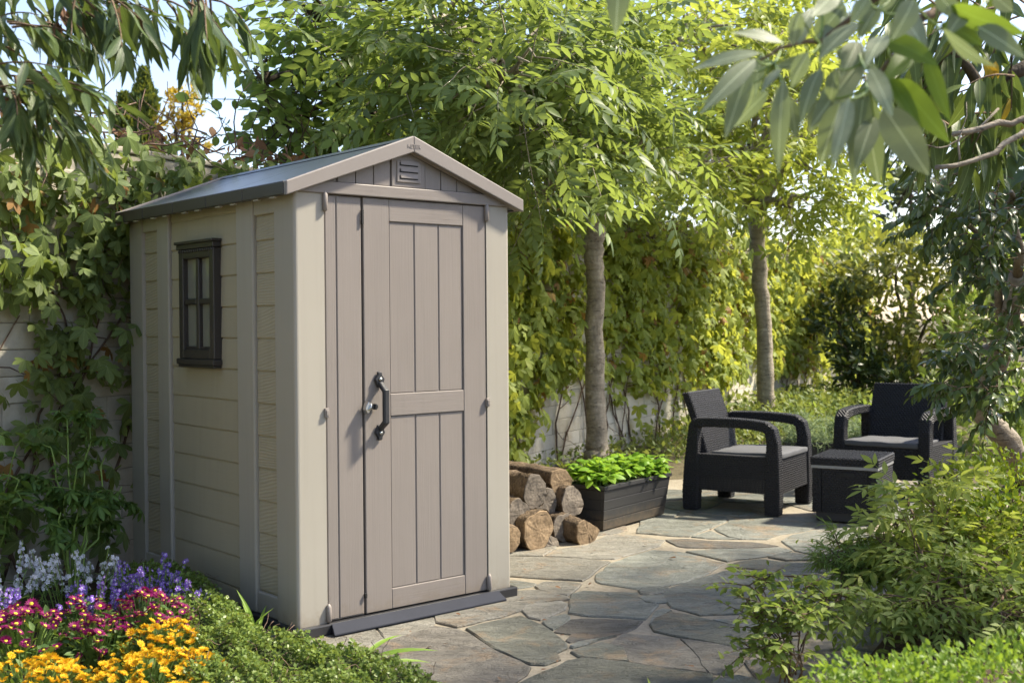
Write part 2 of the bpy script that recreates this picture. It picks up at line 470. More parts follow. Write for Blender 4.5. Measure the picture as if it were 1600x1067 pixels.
M['L_old'] = leaf_mat('withered_creeper_leaf', [(0.30, 0.24, 0.06), (0.34, 0.17, 0.06), (0.24, 0.12, 0.05)], 0.3, (0.6, 0.35, 0.08), 0.6)
M['F_yellow'] = leaf_mat('yellow_petal', [(0.72, 0.42, 0.015), (0.80, 0.52, 0.02), (0.84, 0.60, 0.04)], 0.25, (0.85, 0.55, 0.03), 0.55)
M['F_orange'] = leaf_mat('orange_flower_centre', [(0.60, 0.20, 0.02), (0.75, 0.33, 0.02)], 0.1, None, 0.6)
M['F_magenta'] = leaf_mat('magenta_petal', [(0.15, 0.006, 0.07), (0.24, 0.012, 0.115), (0.32, 0.024, 0.165)], 0.25, (0.40, 0.02, 0.2), 0.55)
M['F_centre'] = leaf_mat('yellow_flower_centre', [(0.62, 0.50, 0.03), (0.75, 0.62, 0.06)], 0.05, None, 0.6)
M['F_purple'] = leaf_mat('violet_petal', [(0.20, 0.10, 0.50), (0.30, 0.17, 0.62), (0.42, 0.29, 0.72)], 0.25, (0.4, 0.25, 0.75), 0.5)
M['F_white'] = leaf_mat('white_petal', [(0.58, 0.60, 0.68), (0.70, 0.72, 0.78), (0.78, 0.78, 0.82)], 0.25, (0.8, 0.8, 0.85), 0.5)


# ------------------------------------------------------------------ mesh helpers
def link(o, parent=None):
    COL.objects.link(o)
    if parent is not None:
        o.parent = parent
    return o


def thing(name, loc, label, cat, group=None, rz=0.0):
    o = bpy.data.objects.new(name, None)
    o.empty_display_size = 0.1
    o.location = tuple(loc)
    o.rotation_euler = (0, 0, rz)
    COL.objects.link(o)
    tag(o, label, cat, group)
    return o


def tag(o, label=None, cat=None, group=None, kind=None):
    if label: o['label'] = label
    if cat: o['category'] = cat
    if group: o['group'] = group
    if kind: o['kind'] = kind
    return o


def raw_mesh(name, V, loops, starts, mats, UV=None, smooth=False, mi=None):
    me = bpy.data.meshes.new(name)
    me.vertices.add(len(V))
    me.vertices.foreach_set('co', np.ascontiguousarray(V, dtype=np.float32).ravel())
    me.loops.add(len(loops))
    me.loops.foreach_set('vertex_index', np.ascontiguousarray(loops, dtype=np.int32))
    me.polygons.add(len(starts))
    me.polygons.foreach_set('loop_start', np.ascontiguousarray(starts, dtype=np.int32))
    if UV is not None:
        uvl = me.uv_layers.new(name='UVMap')
        uvl.data.foreach_set('uv', np.ascontiguousarray(UV[loops], dtype=np.float32).ravel())
    me.polygons.foreach_set('use_smooth', np.full(len(starts), smooth, dtype=bool))
    for mt in (mats if isinstance(mats, (list, tuple)) else [mats]):
        me.materials.append(mt)
    if mi is not None:
        me.polygons.foreach_set('material_index', np.ascontiguousarray(mi, dtype=np.int32))
    me.update(calc_edges=True)
    return me


class MB:
    def __init__(s):
        s.v, s.f, s.mi, s.cur = [], [], [], 0

    def add(s, V, F):
        n = len(s.v)
        s.v.extend([tuple(map(float, p)) for p in V])
        for f in F:
            s.f.append(tuple(i + n for i in f))
            s.mi.append(s.cur)
        return s

    def hexa(s, p):
        """8 corners: 4 below in a ring, 4 above in the same order"""
        return s.add(p, [(3, 2, 1, 0), (4, 5, 6, 7), (0, 1, 5, 4), (1, 2, 6, 5), (2, 3, 7, 6), (3, 0, 4, 7)])

    def box(s, a, b):
        x0, y0, z0 = a; x1, y1, z1 = b
        return s.hexa([(x0, y0, z0), (x1, y0, z0), (x1, y1, z0), (x0, y1, z0), (x0, y0, z1), (x1, y0, z1), (x1, y1, z1), (x0, y1, z1)])

    def prism(s, bot, top):
        n = len(bot)
        F = [tuple(range(n))[::-1], tuple(range(n, 2 * n))]
        F += [(i, (i + 1) % n, n + (i + 1) % n, n + i) for i in range(n)]
        return s.add(list(bot) + list(top), F)

    def tube(s, path, rad, n=7, cap=True):
        path = np.asarray(path, float)
        k = len(path)
        rad = np.broadcast_to(np.asarray(rad, float), (k,))
        tg = nrm(np.gradient(path, axis=0))
        ref = np.array([0.31, 0.17, 0.93]) if abs(tg[0][2]) < 0.9 else np.array([1.0, 0.2, 0])
        V = []
        for i in range(k):
            a = nrm(np.cross(tg[i], ref)); b = np.cross(tg[i], a)
            ang = np.arange(n) * 2 * math.pi / n
            V.extend(path[i] + rad[i] * (np.cos(ang)[:, None] * a + np.sin(ang)[:, None] * b))
        F = []
        for i in range(k - 1):
            for j in range(n):
                F.append((i * n + j, i * n + (j + 1) % n, (i + 1) * n + (j + 1) % n, (i + 1) * n + j))
        if cap:
            F.append(tuple(range(n))[::-1]); F.append(tuple((k - 1) * n + j for j in range(n)))
        return s.add(V, F)

    def lathe(s, prof, n=12, M4=None):
        V, F = [], []
        for (r, z) in prof:
            for j in range(n):
                a = 2 * math.pi * j / n
                p = Vector((r * math.cos(a), r * math.sin(a), z))
                if M4 is not None: p = M4 @ p
                V.append(tuple(p))
        k = len(prof)
        for i in range(k - 1):
            for j in range(n):
                F.append((i * n + j, i * n + (j + 1) % n, (i + 1) * n + (j + 1) % n, (i + 1) * n + j))
        F.append(tuple(range(n))[::-1]); F.append(tuple((k - 1) * n + j for j in range(n)))
        return s.add(V, F)

    def mesh(s, name, mats, smooth=False, org=None):
        V = np.array(s.v)
        if org is not None: V = V - np.asarray(org)
        loops = [i for f in s.f for i in f]
        starts = np.cumsum([0] + [len(f) for f in s.f[:-1]])
        return raw_mesh(name, V, loops, starts, mats, None, smooth, s.mi)

    def build(s, name, mats, parent=None, smooth=False, org=None, bevel=0.0):
        o = bpy.data.objects.new(name, s.mesh(name, mats, smooth, org))
        link(o, parent)
        if bevel:
            md = o.modifiers.new('bevel', 'BEVEL')
            md.width = bevel; md.segments = 2; md.limit_method = 'ANGLE'; md.angle_limit = math.radians(40)
        return o


# ------------------------------------------------------------------ leaves
def leaf_tm(w=0.4, fold=0.12, curl=0.15, n=4, shape='ovate', wave=0.0):
    """one leaf: length 1 along +Y, face +Z; returns verts, faces, uv"""
    V, F, U = [(0, 0, 0)], [], [(0.5, 0)]
    for i in range(1, n):
        q = i / n
        if shape == 'ovate': hw = w * 0.5 * (math.sin(math.pi * q ** 0.75)) ** 0.8
        elif shape == 'lance': hw = w * 0.5 * math.sin(math.pi * q ** 0.8) ** 0.9
        elif shape == 'obovate': hw = w * 0.5 * math.sin(math.pi * q ** 1.35) ** 0.85
        elif shape == 'round': hw = w * 0.5 * math.sin(math.pi * q) ** 0.55
        else: hw = w * 0.5
        zc = -curl * q * q
        wv = wave * math.sin(q * 9.0)
        V += [(-hw, q, zc + fold * hw * 2 + wv), (0, q, zc), (hw, q, zc + fold * hw * 2 - wv)]
        U += [(0.5 - hw / w, q), (0.5, q), (0.5 + hw / w, q)]
    V.append((0, 1, -curl)); U.append((0.5, 1))
    last = len(V) - 1
    F += [(0, 2, 1), (0, 3, 2)]
    for i in range(n - 2):
        a = 1 + 3 * i; b = a + 3
        F += [(a, a + 1, b + 1, b), (a + 1, a + 2, b + 2, b + 1)]
    a = 1 + 3 * (n - 2)
    F += [(a, a + 1, last), (a + 1, a + 2, last)]
    return np.array(V, float), F, np.array(U, float)


def xf(tm, pos, d, up, sc):
    V, F, U = tm
    y = nrm(np.array(d, float)); z = np.array(up, float)
    z = nrm(z - (z @ y) * y); x = np.cross(y, z)
    Rm = np.stack([x, y, z], 1) * sc
    return V @ Rm.T + np.array(pos), F, U


def joinT(lst):
    V, F, U, k = [], [], [], 0
    for v, f, u in lst:
        V.append(v); U.append(u); F += [tuple(i + k for i in q) for q in f]; k += len(v)
    return np.concatenate(V), F, np.concatenate(U)


def stick(path, r):
    mb = MB(); mb.tube(path, r, 3, False)
    return np.array(mb.v), mb.f, np.full((len(mb.v), 2), 0.5)


def pinnate(npair, leaf, lsc, L=1.0, rs=None, droop=0.25):
    rs = rs or np.random.RandomState(1)
    out = []
    path = [(0, q * L, -droop * q * q * L) for q in np.linspace(0, 1, 5)]
    out.append(stick(path, [0.012, 0.010, 0.009, 0.007, 0.004]))
    for i in range(npair):
        q = 0.25 + 0.68 * i / max(1, npair - 1)
        for s in (-1, 1):
            out.append(xf(leaf, (0, q * L, -droop * q * q * L), (s * 0.8, 0.62 + rs.uniform(-.15, .15), -0.25 + rs.uniform(-.25, .15)),
                          (s * rs.uniform(-.3, .2), 0, 1), lsc * rs.uniform(0.85, 1.1) * (1.0 if i < npair - 1 else 0.85)))
    out.append(xf(leaf, (0, L, -droop * L), (0, 1, -0.4), (0, 0, 1), lsc))
    return joinT(out)


def palmate(nl, leaf, spread=1.9, rs=None, pet=0.45, dr=0.25):
    rs = rs or np.random.RandomState(2)
    out = [stick([(0, -pet, -0.1), (0, -pet * 0.4, 0), (0, 0, 0)], [0.016, 0.013, 0.012])]
    for i in range(nl):
        a = (i / (nl - 1) - 0.5) * 2 * spread if nl > 1 else 0
        s = 1.0 - 0.28 * abs(a) / spread
        out.append(xf(leaf, (0, 0, 0), (math.sin(a), math.cos(a), -dr + rs.uniform(-.12, .12)), (0.25 * math.sin(a), 0, 1), s * rs.uniform(.9, 1.08)))
    return joinT(out)


_tmcache = {}


def scatter(root, tm, pos, d, up, sc, mats, nparts=0, part='leaf', rest='foliage', org=None):
    """places a leaf at every pos: the ones that show largest as parts, the remainder as one mass"""
    pos = np.asarray(pos, float); k = len(pos)
    if k == 0: return
    V, F, U = tm
    y = nrm(np.asarray(d, float)); z = np.asarray(up, float)
    z = nrm(z - (z * y).sum(1, keepdims=True) * y); x = np.cross(y, z)
    sc = np.broadcast_to(np.asarray(sc, float), (k,))
    Rm = np.stack([x, y, z], 2) * sc[:, None, None]
    org = np.array(root.location) if org is None else np.asarray(org)
    chosen = np.zeros(k, bool)
    if nparts:
        dd = pos - CAM
        dep = dd @ _fw
        ok = dep > 0.2
        px = np.where(ok, 800 + FPX * (dd @ CR) / np.where(ok, dep, 1), -999)
        py = np.where(ok, 533.5 - FPX * (dd @ CU) / np.where(ok, dep, 1), -999)
        inn = ok & (px > -30) & (px < 1630) & (py > -30) & (py < 1097)
        size = np.where(inn, sc / np.maximum(dep, 0.3), -1)
        order = np.argsort(-size)[:nparts]
        chosen[order] = size[order] > 0
        key = (id(tm), mats.name if not isinstance(mats, list) else mats[0].name)
        me = _tmcache.get(key)
        if me is None:
            loops = [i for f in F for i in f]
            st = np.cumsum([0] + [len(f) for f in F[:-1]])
            me = raw_mesh(part, V, loops, st, mats, U, True, getattr(tm, 'mi', None))
            _tmcache[key] = me
            _tmcache[(key, 'keep')] = tm
        for i in np.nonzero(chosen)[0]:
            o = bpy.data.objects.new(part, me)
            COL.objects.link(o); o.parent = root
            q = Rm[i]; p = pos[i] - org
            o.matrix_local = Matrix(((q[0, 0], q[0, 1], q[0, 2], p[0]), (q[1, 0], q[1, 1], q[1, 2], p[1]), (q[2, 0], q[2, 1], q[2, 2], p[2]), (0, 0, 0, 1)))
    r = ~chosen
    kr = int(r.sum())
    if kr:
        Rr = Rm[r]
        W = np.einsum('kij,nj->kni', Rr, V) + (pos[r] - org)[:, None, :]
        n = len(V)
        base = np.array([i for f in F for i in f])
        lens = np.array([len(f) for f in F])
        st = np.cumsum(np.concatenate([[0], lens[:-1]]))
        loops = (base[None, :] + (np.arange(kr) * n)[:, None]).ravel()
        starts = (st[None, :] + (np.arange(kr) * len(base))[:, None]).ravel()
        me = raw_mesh(rest, W.reshape(-1, 3), loops, starts, mats, np.tile(U, (kr, 1)), True)
        o = bpy.data.objects.new(rest, me)
        link(o, root)
        o['kind'] = 'stuff'


def rnd_unit(n, rs=RS):
    return nrm(rs.normal(size=(n, 3)))


def rnd_ball(n, c, r, rs=RS, p=0.45):
    u = rnd_unit(n, rs) * (rs.uniform(0, 1, (n, 1)) ** p)
    return np.asarray(c) + u * np.asarray(r), u


def leafy_twigs(starts, dirs, L, nleaf, droop, spread, lsc, rs=RS, rad=0.004, hang=0.0, jitter=0.25):
    """curved twigs with alternate leaves: returns twig mesh builder and leaf arrays"""
    mb = MB()
    PP, DD, UU, SS = [], [], [], []
    for s0, d0 in zip(starts, nrm(dirs)):
        l = L * rs.uniform(0.6, 1.25)
        k = 5
        p = np.array(s0, float); d = np.array(d0, float)
        path = [p.copy()]
        for i in range(k):
            d = nrm(d + np.array([0, 0, -droop / k]) + rs.normal(size=3) * jitter / k)
            p = p + d * l / k
            path.append(p.copy())
        path = np.array(path)
        mb.tube(path, np.linspace(rad, rad * 0.35, k + 1), 3, False)
        nl = max(2, int(nleaf * rs.uniform(0.7, 1.2)))
        side = nrm(np.cross(d0, [0.1, 0.2, 1.0]))
        for j in range(nl):
            q = 0.15 + 0.85 * (j + 1) / nl
            f = q * k; i0 = min(int(f), k - 1); pt = path[i0] + (path[i0 + 1] - path[i0]) * (f - i0)
            tg = nrm(path[i0 + 1] - path[i0])
            sg = 1 if j % 2 else -1
            ph = rs.uniform(-0.6, 0.6)
            out = side * sg * math.cos(ph) + np.cross(tg, side) * math.sin(ph)
            ld = tg * (1 - spread) + out * spread + np.array([0, 0, -hang]) + rs.normal(size=3) * 0.12
            if j == nl - 1: ld = tg + rs.normal(size=3) * 0.15
            PP.append(pt); DD.append(ld)
            UU.append(np.array([0, 0, 1.0]) + rs.normal(size=3) * 0.45)
            SS.append(lsc * rs.uniform(0.7, 1.15))
    return mb, np.array(PP), np.array(DD), np.array(UU), np.array(SS)


def wob(path, amp, rs=RS):
    path = np.array(path, float)
    path[1:-1] += rs.normal(size=path[1:-1].shape) * amp
    return path


def bez(a, b, up=0.0, n=6, amp=0.0, rs=RS):
    a = np.asarray(a, float); b = np.asarray(b, float)
    q = np.linspace(0, 1, n)[:, None]
    p = a + (b - a) * q + np.array([0, 0, 1.0]) * (up * 4 * q * (1 - q))
    return wob(p, amp, rs)


# templates
T_ov = leaf_tm(0.5, 0.10, 0.18, 4, 'ovate')
T_ov3 = leaf_tm(0.5, 0.10, 0.15, 3, 'ovate')
T_round = leaf_tm(0.66, 0.08, 0.10, 4, 'round')
T_lance = leaf_tm(0.20, 0.12, 0.22, 5, 'lance')
T_small = leaf_tm(0.55, 0.12, 0.1, 2, 'ovate')
T_big = leaf_tm(0.36, 0.10, 0.20, 8, 'ovate', 0.012)
T_mango = leaf_tm(0.25, 0.13, 0.25, 6, 'lance', 0.008)
T_ficus = leaf_tm(0.46, 0.16, 0.35, 5, 'ovate')
T_rhodo = leaf_tm(0.36, 0.08, 0.15, 4, 'obovate')
T_basil = leaf_tm(0.70, -0.10, 0.42, 5, 'ovate')
T_strap = leaf_tm(0.10, 0.3, 0.45, 6, 'lance')
T_ash = pinnate(4, leaf_tm(0.38, 0.10, 0.12, 3, 'ovate'), 0.40, 1.0, np.random.RandomState(3), 0.10)
T_ash2 = pinnate(3, leaf_tm(0.40, 0.10, 0.12, 3, 'ovate'), 0.42, 1.0, np.random.RandomState(4), 0.18)
T_creep = palmate(5, leaf_tm(0.46, 0.06, 0.14, 4, 'obovate'), 1.75, np.random.RandomState(5))
T_schef = palmate(7, leaf_tm(0.34, 0.10, 0.2, 4, 'obovate'), 2.4, np.random.RandomState(6), 0.6, 0.45)
T_nand = pinnate(3, leaf_tm(0.36, 0.10, 0.12, 4, 'lance'), 0.42, 1.0, np.random.RandomState(7), 0.15)

# ================================================================== THE SETTING
mb = MB()
mb.add([(-300, -60, -0.03), (300, -60, -0.03), (300, 500, -0.03), (-300, 500, -0.03)], [(0, 1, 2, 3)])
tag(mb.build('ground', M['earth']), kind='structure')

# patio: mortar bed with a flagstone for every stone
PATIO = [(-1.9, 2.4), (1.6, 2.4), (2.6, 4.6), (3.3, 8.2), (2.9, 9.3), (1.6, 8.75), (0.3, 8.3), (-0.75, 7.25), (-2.15, 4.95)]
mb = MB()
mb.prism([(x, y, -0.05) for x, y in PATIO], [(x, y, -0.0065) for x, y in PATIO])
patio = tag(mb.build('patio', M['mortar']), kind='structure')

ZA = lambda x, y: (480 + x / 4.444, 880 + y / 4.444)
ZB = lambda x, y: (800 + x / 4.0, 880 + y / 4.0)
ZC = lambda x, y: (780 + x / 5.0, 760 + y / 5.0)
ZD = lambda x, y: (1020 + x / 5.0, 740 + y / 5.0)
ZP = lambda x, y: (x, y)
STONES = [
    (ZA, 't', [(-60, 505), (180, 476), (435, 428), (515, 522), (420, 568), (340, 612), (150, 680), (-100, 760), (-180, 600)]),
    (ZA, 't', [(478, 418), (780, 357), (855, 345), (880, 402), (700, 496), (600, 524), (548, 518)]),
    (ZA, 't', [(895, 340), (1300, 255), (1510, 282), (1490, 318), (1330, 366), (1050, 434), (905, 400)]),
    (ZA, 'b', [(375, 625), (560, 550), (880, 446), (1050, 466), (1290, 606), (1530, 718), (1500, 768), (1390, 840), (1200, 1020), (300, 1020), (180, 820)]),
    (ZB, 'd', [(-275, 408), (-200, 386), (52, 332), (128, 364), (248, 434), (322, 492), (328, 522), (268, 550), (294, 592), (200, 624), (112, 620), (40, 594), (-110, 518), (-180, 470)]),
    (ZB, 't', [(70, 285), (130, 254), (300, 234), (340, 252), (315, 285), (200, 336), (180, 345), (112, 330)]),
    (ZB, 't', [(-90, 215), (0, 176), (160, 170), (330, 206), (350, 224), (130, 246), (60, 280), (0, 286), (-100, 310), (-230, 300), (-220, 240)]),
    (ZB, 't', [(158, 142), (200, 118), (330, 114), (424, 127), (368, 178), (343, 196), (280, 186), (185, 164)]),
    (ZB, 'g', [(380, 190), (450, 170), (570, 180), (776, 184), (784, 215), (820, 243), (900, 253), (864, 290), (824, 341), (740, 334), (480, 321), (364, 304), (368, 240)]),
    (ZB, 'g', [(214, 344), (330, 319), (354, 330), (346, 353), (260, 406), (228, 392), (204, 362)]),
    (ZB, 'b', [(374, 350), (480, 345), (804, 357), (756, 397), (688, 426), (600, 446), (430, 470), (370, 484), (346, 470), (380, 436), (275, 424), (304, 397)]),
    (ZB, 'g', [(376, 514), (424, 490), (600, 460), (640, 452), (480, 498), (394, 520)]),
    (ZB, 'b', [(612, 506), (700, 440), (870, 455), (1034, 470), (1162, 580), (1210, 674), (1000, 645), (746, 610), (726, 580), (706, 525)]),
    (ZB, 'd', [(386, 550), (560, 496), (684, 522), (706, 580), (710, 604), (600, 594), (432, 576)]),
    (ZB, 'b', [(1060, 476), (1240, 501), (1420, 541), (1490, 562), (1396, 650), (1354, 692), (1236, 679), (1188, 590)]),
    (ZB, 'd', [(60, 754), (205, 684), (345, 616), (440, 601), (720, 626), (1000, 666), (1234, 696), (1242, 760), (1200, 960), (-140, 960)]),
    (ZB, 'g', [(1262, 706), (1350, 714), (1420, 704), (1560, 740), (1660, 960), (1246, 960)]),
    (ZB, 'b', [(-25, 608), (94, 648), (70, 686), (0, 712), (-40, 700)]),
    (ZB, 'd', [(876, 378), (904, 344), (1004, 306), (1130, 331), (1240, 357), (1440, 408), (1640, 450), (1660, 560), (1420, 518), (1200, 478), (1020, 445), (905, 420)]),
    (ZB, 'g', [(872, 350), (894, 303), (940, 284), (990, 292), (915, 334), (866, 370)]),
    (ZB, 'g', [(1270, 350), (1440, 341), (1700, 336), (1720, 424), (1440, 393)]),
    (ZB, 'g', [(950, 192), (1004, 154), (1092, 124), (1330, 51), (1600, 50), (1900, 66), (2000, 126), (1900, 250), (1700, 310), (1450, 306), (1184, 316), (1006, 268), (984, 240)]),
    (ZB, 'g', [(804, 165), (860, 148), (972, 152), (930, 177), (860, 187), (814, 183)]),
    (ZB, 'g', [(804, 214), (832, 203), (936, 198), (960, 236), (890, 241), (832, 228)]),
    (ZP, 'g', [(934, 896), (955, 880), (996, 866), (1020, 859), (1063, 862), (1130, 879), (1107, 892), (1071, 907), (1043, 913), (995, 918), (942, 910), (934, 907)]),
    (ZC, 't', [(100, 548), (350, 552), (640, 568), (850, 586), (736, 658), (694, 698), (636, 729), (400, 714), (100, 692), (-220, 720), (-220, 560)]),
    (ZC, 't', [(366, 536), (464, 486), (700, 456), (834, 376), (960, 375), (1110, 390), (1286, 418), (1240, 460), (1166, 478), (1080, 506), (900, 558), (750, 556), (560, 545)]),
    (ZC, 't', [(-220, 540), (-220, 300), (300, 300), (436, 474), (336, 533), (100, 532)]),
    (ZC, 'g', [(-50, 736), (120, 731), (270, 754), (262, 768), (140, 785), (-50, 800)]),
    (ZD, 'b', [(110, 514), (270, 507), (450, 521), (760, 531), (970, 560), (870, 565), (600, 574), (270, 570), (208, 560)]),
    (ZD, 'g', [(-120, 456), (-60, 336), (140, 350), (340, 316), (566, 334), (556, 368), (462, 407), (384, 440), (284, 484), (150, 479), (-20, 463)]),
    (ZD, 'g', [(490, 424), (600, 376), (650, 338), (860, 336), (1240, 338), (1376, 388), (1176, 440), (994, 466), (894, 505), (700, 503), (596, 484)]),
    (ZD, 'g', [(316, 488), (404, 460), (458, 446), (576, 494), (660, 504), (450, 500)]),
    (ZD, 'g', [(276, 606), (500, 591), (800, 587), (980, 577), (1070, 600), (916, 634), (760, 654), (650, 664), (588, 678), (446, 642)]),
    (ZD, 'd', [(584, 733), (646, 696), (722, 677), (850, 667), (1000, 686), (1180, 696), (1380, 687), (1620, 697), (1620, 790), (1300, 764), (1000, 754), (760, 735)]),
    (ZD, 'g', [(1020, 520), (1104, 476), (1204, 456), (1400, 416), (1720, 406), (1720, 634), (1400, 652), (1254, 622), (1124, 594)]),
    (ZD, 'g', [(920, 648), (1004, 626), (1116, 622), (1220, 642), (1230, 666), (1050, 670)]),
]


def clip_half(poly, a, n):
    out = []
    for i in range(len(poly)):
        p, q = poly[i], poly[(i + 1) % len(poly)]
        dp, dq = (p - a) @ n, (q - a) @ n
        if dp <= 0: out.append(p)
        if (dp < 0 < dq) or (dq < 0 < dp): out.append(p + (q - p) * dp / (dp - dq))
    return out


def inside(pt, poly):
    c = False; n = len(poly)
    for i in range(n):
        a, b = poly[i], poly[(i + 1) % n]
        if (a[1] > pt[1]) != (b[1] > pt[1]) and pt[0] < (b[0] - a[0]) * (pt[1] - a[1]) / (b[1] - a[1]) + a[0]:
            c = not c
    return c


polys = []
for zf, mk, pts in STONES:
    polys.append((mk, [G(*zf(*p))[:2] for p in pts]))
traced = [p for _, p in polys]
# the remaining ground gets irregular stones of the same size
for step in (0.48, 0.27):
    seeds = [np.array([gx, gy]) + RS.uniform(-0.4, 0.4, 2) * step for gx in np.arange(-2.4, 3.6, step) for gy in np.arange(2.2, 9.6, step * 0.9)]
    for i, s in enumerate(seeds):
        if not inside(s, PATIO): continue
        cell = [s + np.array(v) for v in ((-.7, -.7), (.7, -.7), (.7, .7), (-.7, .7))]
        for j, q in enumerate(seeds):
            if j != i and np.linalg.norm(q - s) < 3.2 * step:
                n = nrm(q - s)
                cell = clip_half(cell, (s + q) / 2 - n * 0.016, n)
                if len(cell) < 3: break
        if len(cell) < 3: continue
        if step < 0.4: cell = [s + (v - s) * 0.88 for v in cell]
        bad = any(not inside(v, PATIO) for v in cell)
        chk = list(cell) + [s] + [(cell[a] + cell[(a + 1) % len(cell)]) / 2 for a in range(len(cell))] + [s + (v - s) * .6 for v in cell]
        bad = bad or any(inside(v, tp) for tp in traced for v in chk) or any(inside(v, cell) for tp in traced for v in tp)
        if not bad: polys.append((random.choice('ggtdb' if step > .4 else 'ggtt'), cell))
    traced = [p for _, p in polys]
MK = {'g': 'slate_g', 't': 'slate_t', 'b': 'slate_b', 'd': 'slate_d'}
for mk, poly in polys:
    poly = [np.array(p) for p in poly]
    area = sum(poly[i][0] * poly[(i + 1) % len(poly)][1] - poly[(i + 1) % len(poly)][0] * poly[i][1] for i in range(len(poly)))
    if area < 0: poly = poly[::-1]
    ring = []
    for i in range(len(poly)):
        a, b = poly[i], poly[(i + 1) % len(poly)]
        n = max(1, int(np.linalg.norm(b - a) / 0.07))
        for k in range(n):
            ring.append(a + (b - a) * k / n + (RS.normal(size=2) * 0.005 if k else 0))
    c = np.mean(ring, axis=0)
    h = RS.uniform(-0.001, 0.004); tx, ty = RS.normal(size=2) * 0.0022
    zt = lambda p: h + tx * (p[0] - c[0]) + ty * (p[1] - c[1])
    ring = [p + (p - c) / max(0.05, np.linalg.norm(p - c)) * 0.013 for p in ring]
    ins = [p + (c - p) * min(0.45, RS.uniform(0.003, 0.008) / max(0.03, np.linalg.norm(c - p))) for p in ring]
    mb = MB(); n = len(ring)
    V = [(p[0], p[1], -0.03) for p in ring] + [(p[0], p[1], zt(p) - RS.uniform(0.003, 0.006)) for p in ring] + [(p[0], p[1], zt(p)) for p in ins]
    F = [(i, (i + 1) % n, n + (i + 1) % n, n + i) for i in range(n)] + [(n + i, n + (i + 1) % n, 2 * n + (i + 1) % n, 2 * n + i) for i in range(n)]
    F += [tuple(range(2 * n, 3 * n))]
    mb.add(V, F)
    o = mb.build('flagstone', M[MK[mk]], patio, org=(c[0], c[1], 0))
    o.location = (c[0], c[1], 0)

# planting beds: soil that rises a little above the paving
def bed(name, poly, h, mat):
    mb = MB()
    cx, cy = np.mean(poly, axis=0)
    def r(f, z): return [(cx + (x - cx) * f, cy + (y - cy) * f, z) for x, y in poly]
    n = len(poly)
    V = r(1, -0.04) + r(1, 0.012) + r(0.93, h * 0.6) + r(0.7, h)
    F = [(k * n + i, k * n + (i + 1) % n, (k + 1) * n + (i + 1) % n, (k + 1) * n + i) for k in range(3) for i in range(n)] + [tuple(range(3 * n, 4 * n))]
    mb.add(V, F)
    return tag(mb.build(name, mat, smooth=True), kind='structure')


bed('flower_bed', [(-0.30, 2.6), (-0.28, 3.55), (-0.55, 3.98), (-0.95, 4.22), (-1.35, 4.72), (-1.72, 5.18), (-1.95, 5.3), (-2.35, 4.75), (-2.9, 3.7), (-2.8, 2.6)], 0.05, M['soil'])
bed('shrub_bed', [(0.75, 2.0), (1.0, 3.6), (1.5, 4.5), (1.95, 5.5), (2.25, 6.1), (2.9, 6.9), (4.5, 6.9), (4.5, 2.0)], 0.06, M['soil'])

# ------------------------------------------------------------------ the garden wall, block by block
WA = np.array([0.36, 9.67]); WD = nrm(np.array([4.29, 7.64])); WN = np.array([WD[1], -WD[0]])
WT0, WT1, WH = -8.6, 11.6, 2.0


def wallp(t, z, out=0.0):
    q = WA + WD * t + WN * out
    return np.array([q[0], q[1], z])


wall_rz = math.atan2(WD[1], WD[0])
org = wallp(WT0, 0)
gw = thing('garden_wall', org, 'pale block garden wall overgrown with creeper behind the shed', 'wall', rz=wall_rz)
LW = WT1 - WT0
mb = MB()
mb.box((0, 0.005, -0.05), (LW, 0.17, WH - 0.004))
mb.build('wall_core', M['joint'], gw)
BH, BL, JT = 0.118, 0.52, 0.0045
blocks = []
for r in range(int(WH / BH)):
    x = -0.0 - (r % 2) * BL * 0.5 + RS.uniform(-.05, .05)
    while x < LW:
        l = BL * RS.uniform(0.8, 1.2)
        x0, x1 = max(0, x), min(LW, x + l - JT)
        if x1 - x0 > 0.05:
            c = wallp(WT0 + (x0 + x1) / 2, r * BH + BH / 2)
            blocks.append((x0, x1, r * BH, r * BH + BH - JT, pix(c)))
        x += l
blk_cache = {}


def block_box(mb, x0, x1, z0, z1, pr):
    b = 0.003
    mb.add([(x0, 0.05, z0), (x1, 0.05, z0), (x1, 0.05, z1), (x0, 0.05, z1),
            (x0, -pr + b, z0), (x1, -pr + b, z0), (x1, -pr + b, z1), (x0, -pr + b, z1),
            (x0 + b, -pr, z0 + b), (x1 - b, -pr, z0 + b), (x1 - b, -pr, z1 - b), (x0 + b, -pr, z1 - b)],
           [(0, 1, 5, 4), (1, 2, 6, 5), (2, 3, 7, 6), (3, 0, 4, 7), (4, 5, 9, 8), (5, 6, 10, 9), (6, 7, 11, 10), (7, 4, 8, 11), (8, 9, 10, 11)])


def blk_size(b):
    px, py, dep = b[4]
    if dep < 0.5 or not (-40 < px < 1640 and -40 < py < 1000): return -1
    if 215 < px < 795 and py > 330: return -0.5          # hidden by the shed
    return 1.0 / dep


blocks.sort(key=lambda b: -blk_size(b))
rest = MB()
for i, (x0, x1, z0, z1, q) in enumerate(blocks):
    pr = RS.uniform(-0.001, 0.004)
    if i < 300 and blk_size(blocks[i]) > 0:
        mb = MB(); cx = (x0 + x1) / 2
        block_box(mb, x0 - cx, x1 - cx, 0, z1 - z0, pr)
        o = mb.build('block', M['block'], gw)
        o.location = (cx, 0, z0)
    else:
        block_box(rest, x0, x1, z0, z1, pr)
o = rest.build('blockwork', M['block'], gw); o['kind'] = 'stuff'
mb = MB(); mb.box((0, -0.006, WH), (LW, 0.18, WH + 0.03)); mb.build('coping', M['joint'], gw, bevel=0.008)

